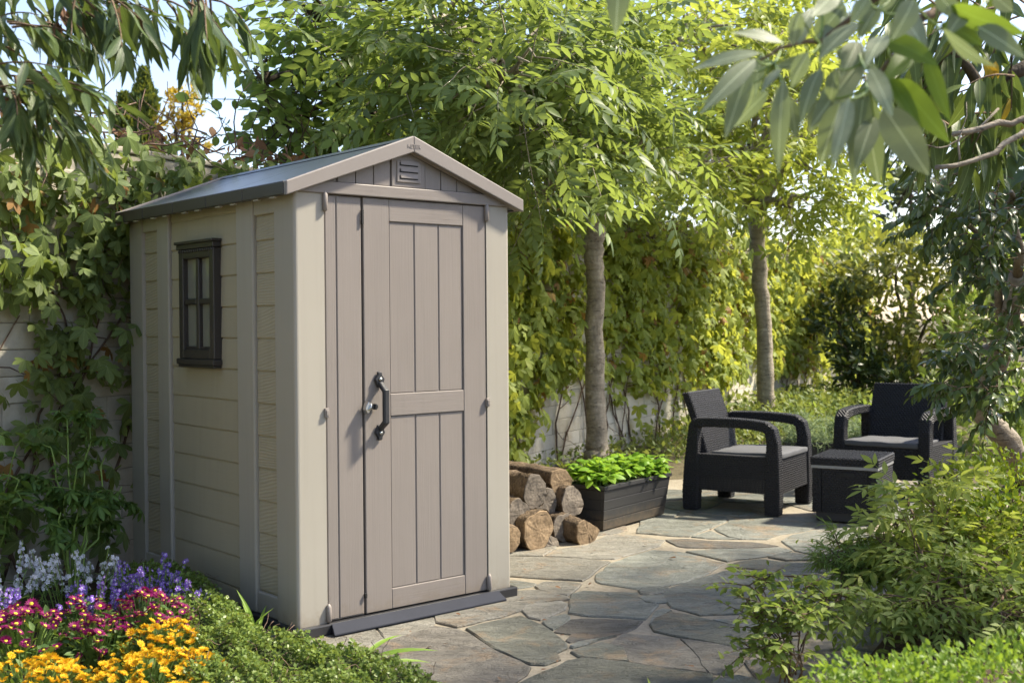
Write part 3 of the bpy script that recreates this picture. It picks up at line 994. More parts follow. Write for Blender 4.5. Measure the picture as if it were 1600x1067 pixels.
# ================================================================== THE SHED
SH0 = np.array([-0.7965, 4.2893, 0.0]); STH = 0.70436
W, D = 1.032, 1.522
shed = thing('garden_shed', SH0, 'beige and taupe plastic garden shed with gabled roof and closed door', 'shed', rz=STH)


def part(name, mat, a, b, parent=shed, bevel=0.003):
    mb = MB(); mb.box(a, b)
    return mb.build(name, mat, parent, bevel=bevel)


part('base', M['blackp'], (-0.018, -0.018, 0.0), (W + 0.022, D + 0.018, 0.042), bevel=0.006)
mb = MB()
mb.hexa([(0.118, -0.062, 0.004), (0.955, -0.062, 0.004), (0.945, -0.0185, 0.004), (0.132, -0.0185, 0.004),
         (0.118, -0.062, 0.012), (0.955, -0.062, 0.012), (0.945, -0.0185, 0.043), (0.132, -0.0185, 0.043)])
mb.build('threshold', M['thresh'], shed, bevel=0.003)
# inner lining so that nothing is seen through joints
part('inner_wall', M['taupe'], (0.055, 0.06, 0.042), (W - 0.055, D - 0.03, 1.66), bevel=0)


def corner_post(x0, y0, sx, sy, wx, wy):
    """L-shaped rounded post; the corner at (x0,y0), arms wx along x*sx and wy along y*sy"""
    r, th = 0.014, 0.03
    pr = []
    for k in range(5):
        a = math.pi / 2 * k / 4
        pr.append((r - r * math.sin(a), r - r * math.cos(a)))      # from (r,0) to (0,r)
    ring = [(wx, 0.0)] + pr + [(0.0, wy), (th, wy), (th, th), (wx, th)]
    pts = [(x0 + sx * x, y0 + sy * y) for x, y in ring]
    if sx * sy < 0: pts = pts[::-1]
    pts = pts[::-1]
    mb = MB(); mb.prism([(x, y, 0.042) for x, y in pts], [(x, y, 1.655) for x, y in pts])
    return mb.build('corner_post', M['beige'], shed)


corner_post(0, 0, 1, 1, 0.127, 0.148)
corner_post(W, 0, -1, 1, 0.124, 0.148)
corner_post(0, D, 1, -1, 0.127, 0.147)
corner_post(W, D, -1, -1, 0.127, 0.147)
# side wall towards the flower bed: pilasters and planks
for y0, y1 in ((0.319, 0.457), (1.092, 1.213)):
    part('pilaster', M['beige'], (-0.001, y0, 0.042), (0.05, y1, 1.655), bevel=0.007)
PH = 0.1255
for (y0, y1, mt, lo, hi) in ((0.1485, 0.3185, 'beige_ring', 0.135, 1.58), (0.4575, 1.0915, 'beige_plank', 0.045, 1.653), (1.2135, 1.3745, 'beige_ring', 0.135, 1.58)):
    z = 1.3625 - 12 * PH
    while z < hi:
        a, b = max(z, lo), min(z + PH - 0.0045, hi)
        if b - a > 0.015:
            mb = MB()
            # slightly cambered weatherboard: lower edge stands out
            mb.hexa([(0.0125, y0, a), (0.05, y0, a), (0.05, y1, a), (0.0125, y1, a), (0.0165, y0, b), (0.05, y0, b), (0.05, y1, b), (0.0165, y1, b)])
            mb.build('plank', M[mt], shed, bevel=0.004)
        z += PH
    part('groove_lining', M['beige_plank'], (0.0195, y0, 0.043), (0.052, y1, 1.652), bevel=0)
    if lo > 0.1:
        part('rail', M['beige'], (0.004, y0, 0.042), (0.05, y1, 0.128), bevel=0.006)
        part('rail', M['beige'], (0.004, y0, 1.585), (0.05, y1, 1.655), bevel=0.006)
# far side and rear: plain boarded walls
for k in range(12):
    part('plank', M['beige_plank'], (W - 0.05, 0.149, 0.045 + k * 0.134), (W - 0.012, D - 0.148, 0.045 + k * 0.134 + 0.13), bevel=0.004)
part('rear_wall', M['beige_plank'], (0.128, D - 0.04, 0.042), (W - 0.128, D - 0.008, 1.655))

# window
win = MB()
wy0, wy1, wz0, wz1 = 0.618, 0.945, 1.022, 1.482
fw = 0.040
win.box((-0.020, wy0, wz0), (0.03, wy0 + fw, wz1)); win.box((-0.020, wy1 - fw, wz0), (0.03, wy1, wz1))
win.box((-0.020, wy0 + fw, wz1 - fw), (0.03, wy1 - fw, wz1)); win.box((-0.020, wy0 + fw, wz0), (0.03, wy1 - fw, wz0 + fw))
window = win.build('window', M['frame'], shed, bevel=0.004)
ym, zm = (wy0 + wy1) / 2, (wz0 + wz1) / 2 + 0.01
part('muntin', M['frame'], (-0.014, ym - 0.013, wz0 + fw), (0.02, ym + 0.013, wz1 - fw), window, 0.005)
for a, b in ((wy0 + fw, ym - 0.015), (ym + 0.015, wy1 - fw)):
    part('muntin', M['frame'], (-0.0135, a, zm - 0.012), (0.02, b, zm + 0.012), window, 0.005)
    part('pane', M['pane'], (0.004, a, wz0 + fw), (0.009, b, zm - 0.013), window, 0)
    part('pane', M['pane'], (0.004, a, zm + 0.013), (0.009, b, wz1 - fw), window, 0)
    mb = MB()
    n = 9
    for k in range(n):
        yy = a + (b - a) * (k + 0.5) / n
        mb.box((-0.010, yy - 0.004, wz0 + fw), (0.002, yy + 0.004, wz0 + fw + 0.012))
    mb.build('drain_teeth', M['frame'], window)
mb = MB()
mb.box((-0.026, wy0 - 0.010, wz1), (0.012, wy1 + 0.010, wz1 + 0.022)); mb.box((-0.034, wy0 - 0.016, wz1 + 0.022), (0.012, wy1 + 0.016, wz1 + 0.034))
n = 16
for k in range(n):
    yy = wy0 + 0.01 + (wy1 - wy0 - 0.02) * k / (n - 1)
    mb.box((-0.025, yy - 0.006, wz1 - 0.014), (-0.020, yy + 0.006, wz1 - 0.002))
mb.build('window_crown', M['frame'], window, bevel=0.003)
mb = MB(); mb.box((-0.030, wy0 - 0.010, wz0 - 0.024), (0.012, wy1 + 0.010, wz0)); mb.box((-0.024, wy0 - 0.004, wz0 - 0.036), (0.012, wy1 + 0.004, wz0 - 0.024))
mb.build('window_sill', M['frame'], window, bevel=0.003)

# doors
Y0, YB = 0.004, 0.032
leafd = part('side_leaf', M['taupe_v'], (0.131, Y0 + 0.004, 0.045), (0.296, YB, 1.650))
part('board', M['taupe_v'], (0.134, Y0, 0.050), (0.179, Y0 + 0.006, 1.646), leafd, 0.003)
part('board', M['taupe_v'], (0.184, Y0, 0.050), (0.292, Y0 + 0.006, 1.646), leafd, 0.003)
door = part('door', M['taupe_v'], (0.3025, Y0 + 0.008, 0.047), (0.904, YB, 1.649))
for x0, x1 in ((0.3025, 0.422), (0.787, 0.904)):
    part('stile', M['taupe_v'], (x0, Y0 - 0.001, 0.047), (x1, Y0 + 0.010, 1.649), door, 0.003)
for z0, z1 in ((0.047, 0.126), (0.803, 0.890), (1.562, 1.649)):
    part('rail', M['taupe_h'], (0.4225, Y0 - 0.0005, z0), (0.7865, Y0 + 0.010, z1), door, 0.003)
for z0, z1 in ((0.1275, 0.8015), (0.8915, 1.5605)):
    for x0, x1 in ((0.4255, 0.5410), (0.5470, 0.6610), (0.6670, 0.7835)):
        part('board', M['taupe_v'], (x0, Y0 + 0.0045, z0), (x1, Y0 + 0.011, z1), door, 0.003)
part('gap_lining', M['slot'], (0.127, YB, 0.043), (0.909, YB + 0.01, 1.66), bevel=0)
# hinges and clips
for x, z0, z1 in ((0.1285, 0.045, 0.115), (0.9065, 0.045, 0.115), (0.1285, 1.585, 1.66), (0.9065, 1.585, 1.66)):
    mb = MB(); mb.lathe([(0.004, z0), (0.0105, z0 + 0.006), (0.0105, z1 - 0.012), (0.004, z1)], 12, Matrix.Translation((x, -0.006, 0)))
    mb.build('hinge', M['taupe'], shed, True)
for x in (0.1285, 0.9065):
    mb = MB(); mb.box((x - 0.009, -0.010, 0.815), (x + 0.009, 0.002, 0.850)); mb.box((x - 0.006, -0.014, 0.822), (x + 0.006, -0.010, 0.843))
    mb.build('hinge_clip', M['taupe'], shed, bevel=0.002)
# handle
hx, hz0, hz1 = 0.366, 0.712, 0.980


def handle():
    mb = MB()
    # bar: square section swept over an outward cranked path
    path = [(hz0 + 0.045, -0.006), (hz0 + 0.075, -0.045), (hz1 - 0.075, -0.045), (hz1 - 0.045, -0.006)]
    w, th = 0.013, 0.012
    secs = []
    for i, (z, y) in enumerate(path):
        dz = -1 if i < 2 else 1
        ww = w if i in (1, 2) else w * 0.75
        oz = 0.004 * (-1 if i < 2 else 1)
        secs.append([(hx - ww, y - th + 0.004, z + oz), (hx - ww * 0.55, y - th, z + oz * 1.2), (hx + ww * 0.55, y - th, z + oz * 1.2), (hx + ww, y - th + 0.004, z + oz), (hx + ww, y + th * 0.3, z - oz), (hx - ww, y + th * 0.3, z - oz)])
    V = [p for s in secs for p in s]
    F = []
    for i in range(3):
        for j in range(6):
            F.append((i * 6 + j, i * 6 + (j + 1) % 6, (i + 1) * 6 + (j + 1) % 6, (i + 1) * 6 + j))
    F += [tuple(range(6))[::-1], tuple(range(18, 24))]
    mb.add(V, F)
    for s, z in ((-1, hz0), (1, hz1)):
        out = [(-0.012, 0.062), (-0.024, 0.030), (-0.010, 0.012), (-0.010, 0.003), (-0.006, 0.0), (0.006, 0.0), (0.010, 0.003), (0.010, 0.012), (0.024, 0.030), (0.012, 0.062)]
        a = [(hx + x, -0.001, z - s * q) for x, q in out]; b = [(hx + x * 0.85, -0.011, z - s * (0.031 + (q - 0.031) * 0.88)) for x, q in out]
        if s > 0: a, b = a[::-1], b[::-1]
        mb.prism(a, b)
    return mb


h = handle().build('handle', M['iron'], door, bevel=0.0015)
for z in (hz0 + 0.03, hz1 - 0.03):
    mb = MB(); mb.lathe([(0.0075, 0), (0.0075, 0.004), (0.004, 0.007)], 10, Matrix.Translation((hx, -0.011, z)) @ Matrix.Rotation(math.pi / 2, 4, 'X'))
    mb.build('screw', M['steel'], h, True)
# hasp: staple plate, rotating shackle plate and pin
mb = MB()
Mx = Matrix.Translation((0.300, -0.004, 0.842)) @ Matrix.Rotation(math.pi / 2, 4, 'Y')
mb.lathe([(0.026, -0.003), (0.028, 0.0), (0.028, 0.004), (0.020, 0.010), (0.012, 0.012)], 16, Matrix.Translation((0.303, -0.012, 0.846)) @ Matrix.Rotation(math.pi * 0.62, 4, 'Y') @ Matrix.Scale(0.75, 4, (1, 0, 0)))
mb.prism([(0.285, -0.008, 0.836), (0.294, -0.008, 0.818), (0.306, -0.008, 0.822), (0.314, -0.008, 0.850), (0.302, -0.008, 0.874), (0.290, -0.008, 0.856)],
         [(0.286, -0.030, 0.838), (0.294, -0.030, 0.822), (0.304, -0.030, 0.826), (0.310, -0.030, 0.848), (0.301, -0.030, 0.866), (0.291, -0.030, 0.852)])
lock = mb.build('hasp_lock', M['steel'], door, bevel=0.002)
mb = MB(); mb.box((0.310, -0.016, 0.838), (0.352, -0.003, 0.852)); mb.box((0.334, -0.022, 0.834), (0.344, -0.003, 0.856)); mb.build('hasp_pin', M['iron'], lock, bevel=0.002)
mb = MB(); mb.box((0.2925, -0.006, 0.11), (0.3005, 0.004, 0.128)); mb.build('latch_stop', M['slot'], door)
mb = MB(); mb.box((0.2925, -0.005, 1.545), (0.3005, 0.004, 1.60)); mb.build('latch_stop', M['slot'], door)

# gable: boards, vent and lintel
EZ, AZ, OV = 1.640, 1.842, 0.038          # underside of the eaves and of the apex, front overhang
HS = 0.557                                 # half span of the roof
cx = W / 2
gz = lambda x: EZ + (AZ - EZ) * (1 - abs(x - cx) / HS)


def gable_board(x0, x1, y0, y1, name='gable_board', parent=shed):
    xs = [x0, x1] if not (x0 < cx < x1) else [x0, cx, x1]
    bot = 1.700
    pts = [(x0, bot), (x1, bot)] + [(x, max(bot + 0.001, gz(x))) for x in xs[::-1]]
    mb = MB(); mb.prism([(x, y1, z) for x, z in pts][::-1], [(x, y0, z) for x, z in pts][::-1])
    return mb.build(name, M['taupe_v'], parent, bevel=0.0025)


bx_ = [0.19, 0.272, 0.354, 0.434]
for a, b in zip(bx_[:-1], bx_[1:]):
    gable_board(a + 0.002, b - 0.002, 0.006, 0.03)
    gable_board(W - b + 0.002, W - a - 0.002, 0.006, 0.03)
gable_board(0.436, W - 0.436, 0.001, 0.03)
gable_board(0.12, W - 0.12, 0.012, 0.035, 'gable_backing')
vent = part('vent_plate', M['taupe'], (0.458, -0.004, 1.718), (0.572, 0.004, 1.802), bevel=0.003)
for z in (1.731, 1.757, 1.783):
    mb = MB()
    mb.box((0.470, -0.0052, z), (0.558, -0.0035, z + 0.0045)); mb.box((0.470, -0.0052, z + 0.0045), (0.4735, -0.0035, z + 0.014))
    mb.build('vent_slot', M['slot'], vent)
    mb = MB(); mb.hexa([(0.475, -0.0072, z + 0.005), (0.558, -0.0072, z + 0.005), (0.558, -0.002, z + 0.005), (0.475, -0.002, z + 0.005),
                        (0.475, -0.005, z + 0.020), (0.558, -0.005, z + 0.020), (0.558, -0.002, z + 0.020), (0.475, -0.002, z + 0.020)])
    mb.build('vent_louvre', M['taupe'], vent)
part('lintel', M['taupe_h'], (0.005, -0.010, 1.652), (W - 0.005, 0.03, 1.698), bevel=0.004)

# roof
TH = 0.042
roof = None
slope = math.atan2(AZ - EZ, HS)
for s in (-1, 1):
    for k in range(3):                       # three moulded sheets on each slope
        y0 = -OV + 0.024 + k * (D + 2 * OV - 0.048) / 3; y1 = -OV + 0.024 + (k + 1) * (D + 2 * OV - 0.048) / 3 - 0.003
        xe = cx + s * HS
        mb = MB()
        b = [(cx, y0, AZ), (xe, y0, EZ), (xe, y1, EZ), (cx, y1, AZ)]
        tpt = [(cx, y0, AZ + TH + 0.008), (xe, y0, EZ + TH), (xe, y1, EZ + TH), (cx, y1, AZ + TH + 0.008)]
        if s < 0: b, tpt = b[::-1], tpt[::-1]
        mb.prism(b[::-1] if s > 0 else b[::-1], tpt[::-1] if s > 0 else tpt[::-1])
        o = mb.build('roof_panel', M['roof'], shed, bevel=0.003)
        if roof is None: roof = o
    # eaves fascia in five lengths
    xe = cx + s * HS
    for k in range(5):
        y0 = -OV + 0.024 + k * (D + 2 * OV - 0.03) / 5; y1 = y0 + (D + 2 * OV - 0.03) / 5 - 0.002
        a, b2 = sorted((xe - s * 0.010, xe + s * 0.012))
        part('fascia', M['fascia'], (a, y0, EZ - 0.004), (b2, y1, EZ + TH + 0.004), bevel=0.004)
        for q in (0.3, 0.7):
            yy = y0 + (y1 - y0) * q
            part('clip', M['beige'], (xe - 0.006, yy - 0.02, EZ - 0.010), (xe + 0.006, yy + 0.02, EZ - 0.0045), bevel=0)
mb = MB(); mb.prism([(cx - 0.04, -OV + 0.02, AZ + TH - 0.004), (cx, -OV + 0.02, AZ + TH + 0.016), (cx + 0.04, -OV + 0.02, AZ + TH - 0.004)],
                    [(cx - 0.04, D + OV, AZ + TH - 0.004), (cx, D + OV, AZ + TH + 0.016), (cx + 0.04, D + OV, AZ + TH - 0.004)])
mb.build('ridge_cap', M['roof'], shed)


def barge(y0, y1, drop, lift, name, mat, ext=0.010):
    out = None
    for s in (-1, 1):
        xe = cx + s * (HS + ext)
        ze = EZ - (AZ - EZ) / HS * ext
        pts = [(cx, AZ - drop), (xe, ze - drop * 0.7), (xe, ze + lift), (cx, AZ + lift + 0.010)]
        if s > 0: pts = pts[::-1]
        mb = MB(); mb.prism([(x, y1, z) for x, z in pts], [(x, y0, z) for x, z in pts])
        o = mb.build(name, mat, shed, bevel=0.004)
        out = out or o
    return out


bb = barge(-OV, -OV + 0.022, 0.006, TH + 0.006, 'barge_board', M['taupe'])
barge(-OV + 0.0225, 0.002, 0.008, 0.02, 'barge_soffit', M['taupe'], 0.0)
barge(D + OV - 0.02, D + OV, 0.022, TH + 0.008, 'barge_board', M['taupe'])
# embossed name on the barge board
fc = bpy.data.curves.new('lettering', 'FONT')
fc.body = 'KETER'; fc.size = 0.022; fc.extrude = 0.0008; fc.align_x = 'CENTER'
fo = bpy.data.objects.new('tmp_font', fc)
COL.objects.link(fo)
bpy.context.view_layer.update()
fm = bpy.data.meshes.new_from_object(fo.evaluated_get(bpy.context.evaluated_depsgraph_get()))
bpy.data.objects.remove(fo)
fm.materials.clear(); fm.materials.append(M['taupe'])
lo = bpy.data.objects.new('lettering', fm)
link(lo, bb)
lo.location = (cx, -OV - 0.0006, AZ + 0.008); lo.rotation_euler = (math.pi / 2, 0, 0)

# ================================================================== WOVEN FURNITURE
def weave(mb, p00, p10, p11, p01, pitch=0.0215, h=0.0045):
    """woven strands standing proud of the quad p00-p10-p11-p01 (seen from the outside, counter-clockwise)"""
    p = [np.array(q, float) for q in (p00, p10, p11, p01)]
    Lu = 0.5 * (np.linalg.norm(p[1] - p[0]) + np.linalg.norm(p[2] - p[3])); Lv = 0.5 * (np.linalg.norm(p[3] - p[0]) + np.linalg.norm(p[2] - p[1]))
    n = nrm(np.cross(p[1] - p[0], p[3] - p[0]))
    nu = max(1, round(Lu / pitch)); nv = max(1, round(Lv / (pitch * 0.62)))
    f = lambda u, v: (p[0] * (1 - u) + p[1] * u) * (1 - v) + (p[3] * (1 - u) + p[2] * u) * v
    mb.add(p, [(0, 1, 2, 3)])
    for j in range(nv):
        off = 0.5 if j % 2 else 0.0
        for i in range(-1 if off else 0, nu):
            u0, u1 = max(0, (i + off) / nu), min(1, (i + off + 1) / nu)
            if u1 - u0 < 0.2 / nu: continue
            v0, v1 = j / nv, (j + 1) / nv
            du, dv = (u1 - u0), (v1 - v0)
            V = [f(u0 + du * .04, v0 + dv * .06), f(u1 - du * .04, v0 + dv * .06), f(u1 - du * .04, v1 - dv * .06), f(u0 + du * .04, v1 - dv * .06)]
            T = [f(u0 + du * .3, v0 + dv * .26) + n * h, f(u1 - du * .3, v0 + dv * .26) + n * h, f(u1 - du * .3, v1 - dv * .26) + n * h, f(u0 + du * .3, v1 - dv * .26) + n * h]
            mb.add(V + T, [(4, 5, 6, 7), (0, 1, 5, 4), (1, 2, 6, 5), (2, 3, 7, 6), (3, 0, 4, 7)])


def wbox(mb, c, faces='fblrt', **kw):
    """c: 8 corners (ring below, ring above); weave on the named faces: f=0-1, r=1-2, b=2-3, l=3-0, t, u"""
    fs = {'f': (0, 1, 5, 4), 'r': (1, 2, 6, 5), 'b': (2, 3, 7, 6), 'l': (3, 0, 4, 7), 't': (4, 5, 6, 7), 'u': (3, 2, 1, 0)}
    for k, q in fs.items():
        pts = [c[i] for i in q]
        if k in faces: weave(mb, *pts, **kw)
        else: mb.add(pts, [(0, 1, 2, 3)])


def ring(x0, x1, y0, y1, z):
    return [(x0, y0, z), (x1, y0, z), (x1, y1, z), (x0, y1, z)]


def armchair(name, loc, rz, label):
    """local frame: front towards -Y, X to the side; 0.62 wide, 0.62 deep"""
    root = thing(name, loc, label, 'armchair', 'woven armchairs on the patio', rz)
    hw, yf, yb = 0.315, -0.31, 0.31
    aw = 0.068
    zs, zl = 0.335, 0.125                     # top of the seat box, underside of the panels
    # legs
    for s in (-1, 1):
        for (ya, yb_, nm) in ((yf, yf + 0.095, 'leg'), (yb - 0.10, yb, 'leg')):
            xa, xb = sorted((s * hw, s * (hw - aw)))
            mb = MB(); wbox(mb, ring(xa, xb, ya + 0.006, yb_ - 0.006, 0.0) + ring(xa, xb, ya, yb_, zl), 'fblr')
            mb.build(nm, M['rattan'], root)
    # seat box: front, back and seat deck
    mb = MB(); wbox(mb, ring(-hw + aw, hw - aw, yf + 0.012, yf + 0.05, zl) + ring(-hw + aw, hw - aw, yf + 0.018, yf + 0.05, zs), 'f')
    mb.build('front_panel', M['rattan'], root)
    mb = MB(); wbox(mb, ring(-hw + aw, hw - aw, yb - 0.05, yb - 0.012, zl) + ring(-hw + aw, hw - aw, yb - 0.06, yb - 0.03, zs), 'b')
    mb.build('rear_panel', M['rattan'], root)
    mb = MB(); mb.box((-hw + aw, yf + 0.05, zs - 0.05), (hw - aw, yb - 0.06, zs - 0.02)); mb.build('seat_deck', M['rattan_in'], root)
    for s in (-1, 1):
        # side panel: woven above, open lattice below
        xo, xi = s * (hw - 0.006), s * (hw - aw + 0.01)
        c = ring(min(xo, xi), max(xo, xi), yf + 0.09, yb - 0.10, 0.205) + ring(min(xo, xi), max(xo, xi), yf + 0.085, yb - 0.085, zs + 0.012)
        mb = MB(); wbox(mb, c, 'lr' if True else ''); sp = mb.build('side_panel', M['rattan'], root)
        mb = MB()
        y0, y1 = yf + 0.095, yb - 0.10
        x0, x1 = sorted((s * (hw - 0.006), s * (hw - 0.020)))
        ny = 25
        for k in range(ny + 1):
            yy = y0 + (y1 - y0) * k / ny
            mb.box((x0, yy - 0.0058, zl), (x1, yy + 0.0058, 0.205))
        for zz in np.linspace(zl + 0.006, 0.200, 6):
            mb.box((x0 + 0.002, y0, zz - 0.0052), (x1 - 0.002, y1, zz + 0.0052))
        mb.build('lattice', M['rattan'], root)
        # arm: rear post, curved arm rest, front post - one sweep of woven quads
        path = [(yb - 0.052, zl, 0.100), (yb - 0.058, 0.30, 0.085), (yb - 0.068, 0.44, 0.066), (yb - 0.074, 0.510, 0.058), (yb - 0.082, 0.530, 0.052)]
        top = [(yb - 0.105, 0.538, 0.052), (yb - 0.20, 0.542, 0.050), (yb - 0.34, 0.542, 0.050), (yf + 0.17, 0.536, 0.052), (yf + 0.095, 0.526, 0.056), (yf + 0.060, 0.502, 0.062)]
        fr = [(yf + 0.044, 0.43, 0.066), (yf + 0.044, 0.33, 0.076), (yf + 0.046, zl, 0.090)]
        full = path + top + fr
        xa, xb = sorted((s * hw, s * (hw - aw)))
        pts = np.array([(a, b) for a, b, _ in full]); tg = nrm(np.gradient(pts, axis=0))
        hwid = np.array([c for _, _, c in full]) / 2
        nn = np.stack([tg[:, 1], -tg[:, 0]], 1)          # points to the outside of the loop (back / up / front)
        outp = pts + nn * hwid[:, None]; inp = pts - nn * hwid[:, None]
        mb = MB()
        for i in range(len(full) - 1):
            o0, o1, i0, i1 = outp[i], outp[i + 1], inp[i], inp[i + 1]
            q = lambda x, p: (x, p[0], p[1])
            weave(mb, q(xb, o0), q(xa, o0), q(xa, o1), q(xb, o1)) if False else None
            A = [q(xa, o0), q(xb, o0), q(xb, o1), q(xa, o1)]
            # outward face: orient by normal
            def put(quad, want):
                quad = [np.array(z, float) for z in quad]
                nq = np.cross(quad[1] - quad[0], quad[3] - quad[0])
                if nq @ np.array(want) < 0: quad = [quad[1], quad[0], quad[3], quad[2]]
                weave(mb, *quad)
            n3 = (0, nn[i][0], nn[i][1])
            put(A, n3)
            put([q(xb, i0), q(xa, i0), q(xa, i1), q(xb, i1)], (0, -nn[i][0], -nn[i][1]))
            put([q(xa, o0), q(xa, i0), q(xa, i1), q(xa, o1)], (-1, 0, 0))
            put([q(xb, o0), q(xb, i0), q(xb, i1), q(xb, o1)], (1, 0, 0))
        mb.build('arm', M['rattan'], root)
    # back rest: a gently curved slab leaning back
    prof = [(yb - 0.155, 0.30), (yb - 0.120, 0.42), (yb - 0.080, 0.54), (yb - 0.045, 0.64), (yb - 0.015, 0.715)]
    bw = hw - aw + 0.004
    mb = MB(); th = 0.042
    for i in range(len(prof) - 1):
        (ya, za), (yc, zc) = prof[i], prof[i + 1]
        k0 = 1.0; 
        weave(mb, (-bw, ya, za), (bw, ya, za), (bw, yc, zc), (-bw, yc, zc), pitch=0.0225)
        weave(mb, (bw, ya + th, za - 0.008), (-bw, ya + th, za - 0.008), (-bw, yc + th, zc - 0.008), (bw, yc + th, zc - 0.008), pitch=0.0225)
        weave(mb, (bw, ya, za), (bw, ya + th, za - 0.008), (bw, yc + th, zc - 0.008), (bw, yc, zc))
        weave(mb, (-bw, ya + th, za - 0.008), (-bw, ya, za), (-bw, yc, zc), (-bw, yc + th, zc - 0.008))
    ya, za = prof[-1]
    weave(mb, (-bw, ya, za), (bw, ya, za), (bw, ya + th, za - 0.008), (-bw, ya + th, za - 0.008))
    mb.build('backrest', M['rattan'], root)
    # cushion: soft slab with rounded edges
    cw, c0, c1, z0, z1 = hw - aw - 0.004, yf + 0.006, yb - 0.165, zs - 0.018, zs + 0.034
    mb = MB(); nx, ny = 10, 10
    V, F = [], []
    for side in (1, 0):
        for j in range(ny + 1):
            for i in range(nx + 1):
                u, v = i / nx * 2 - 1, j / ny * 2 - 1
                e = max(abs(u), abs(v))
                dome = (1 - abs(u) ** 6) * (1 - abs(v) ** 6)
                sx = cw * (u if abs(u) < 1 else math.copysign(1.0, u)); sy = (c0 + c1) / 2 + (c1 - c0) / 2 * v
                zc = (z0 + z1) / 2
                z = zc + (1 if side else -1) * ((z1 - z0) / 2 * (0.62 + 0.38 * dome)) + 0.012 * (v * -0.3)
                V.append((sx, sy, z + (0.0022 * math.sin(9 * u + 4 * v) if side else 0)))
    n1 = (nx + 1) * (ny + 1)
    for j in range(ny):
        for i in range(nx):
            a = j * (nx + 1) + i
            F.append((a, a + 1, a + nx + 2, a + nx + 1)); F.append((n1 + a, n1 + a + nx + 1, n1 + a + nx + 2, n1 + a + 1))
    for i in range(nx):
        F.append((n1 + i, n1 + i + 1, i + 1, i)); b0 = ny * (nx + 1) + i; F.append((b0, b0 + 1, n1 + b0 + 1, n1 + b0))
    for j in range(ny):
        a = j * (nx + 1); F.append((a, a + nx + 1, n1 + a + nx + 1, n1 + a)); a += nx; F.append((n1 + a, n1 + a + nx + 1, a + nx + 1, a))
    mb.add(V, F)
    mb.build('cushion', M['cushion'], root, True, bevel=0.006)
    return root


E1 = np.array([0.848, -0.53]); E2 = np.array([0.53, 0.848])
c1 = np.array([1.05, 7.225]) + E1 * 0.31 + E2 * 0.315
armchair('armchair', (c1[0], c1[1], 0.004), math.atan2(E1[0], -E1[1]), 'graphite woven armchair with grey cushion beside the basil planter')
F2 = nrm(np.array([-0.60, -0.80])); R2 = np.array([-F2[1], F2[0]])
c2 = np.array([2.14, 7.80]) - F2 * 0.31 + R2 * 0.32
armchair('armchair', (c2[0], c2[1], 0.004), math.atan2(F2[0], -F2[1]), 'graphite woven armchair half hidden by hanging ficus leaves behind the cool box')

# cool box
Bx = np.array([0.87, -0.493])
root = thing('cool_box_table', (1.735, 6.77, 0.004), 'square graphite woven cool box table with light grey band under its lid', 'cool box', rz=math.atan2(Bx[1], Bx[0]))
bw, bd = 0.375, 0.42
mb = MB(); mb.box((0.02, 0.02, 0.0), (bw - 0.02, bd - 0.02, 0.055)); mb.build('plinth', M['rattan_in'], root, bevel=0.003)
mb = MB(); wbox(mb, ring(0.004, 0.052, 0.004, bd - 0.004, 0.05) + ring(0.004, 0.052, 0.004, bd - 0.004, 0.305), 'flb')
wbox(mb, ring(bw - 0.052, bw - 0.004, 0.004, bd - 0.004, 0.05) + ring(bw - 0.052, bw - 0.004, 0.004, bd - 0.004, 0.305), 'frb')
wbox(mb, ring(0.055, bw - 0.055, 0.008, bd - 0.008, 0.05) + ring(0.055, bw - 0.055, 0.008, bd - 0.008, 0.305), 'fb')
mb.build('body', M['rattan'], root)
mb = MB(); mb.box((0.14, 0.0015, 0.262), (0.245, 0.0075, 0.284)); mb.build('handle_slot', M['slot'], root)
mb = MB(); mb.box((-0.002, -0.002, 0.305), (bw + 0.002, bd + 0.002, 0.324)); mb.build('band', M['band'], root, bevel=0.003)
mb = MB(); wbox(mb, ring(-0.004, bw + 0.004, -0.004, bd + 0.004, 0.324) + ring(-0.004, bw + 0.004, -0.004, bd + 0.004, 0.368), 'fblrt', pitch=0.0225)
mb.build('lid', M['rattan'], root)

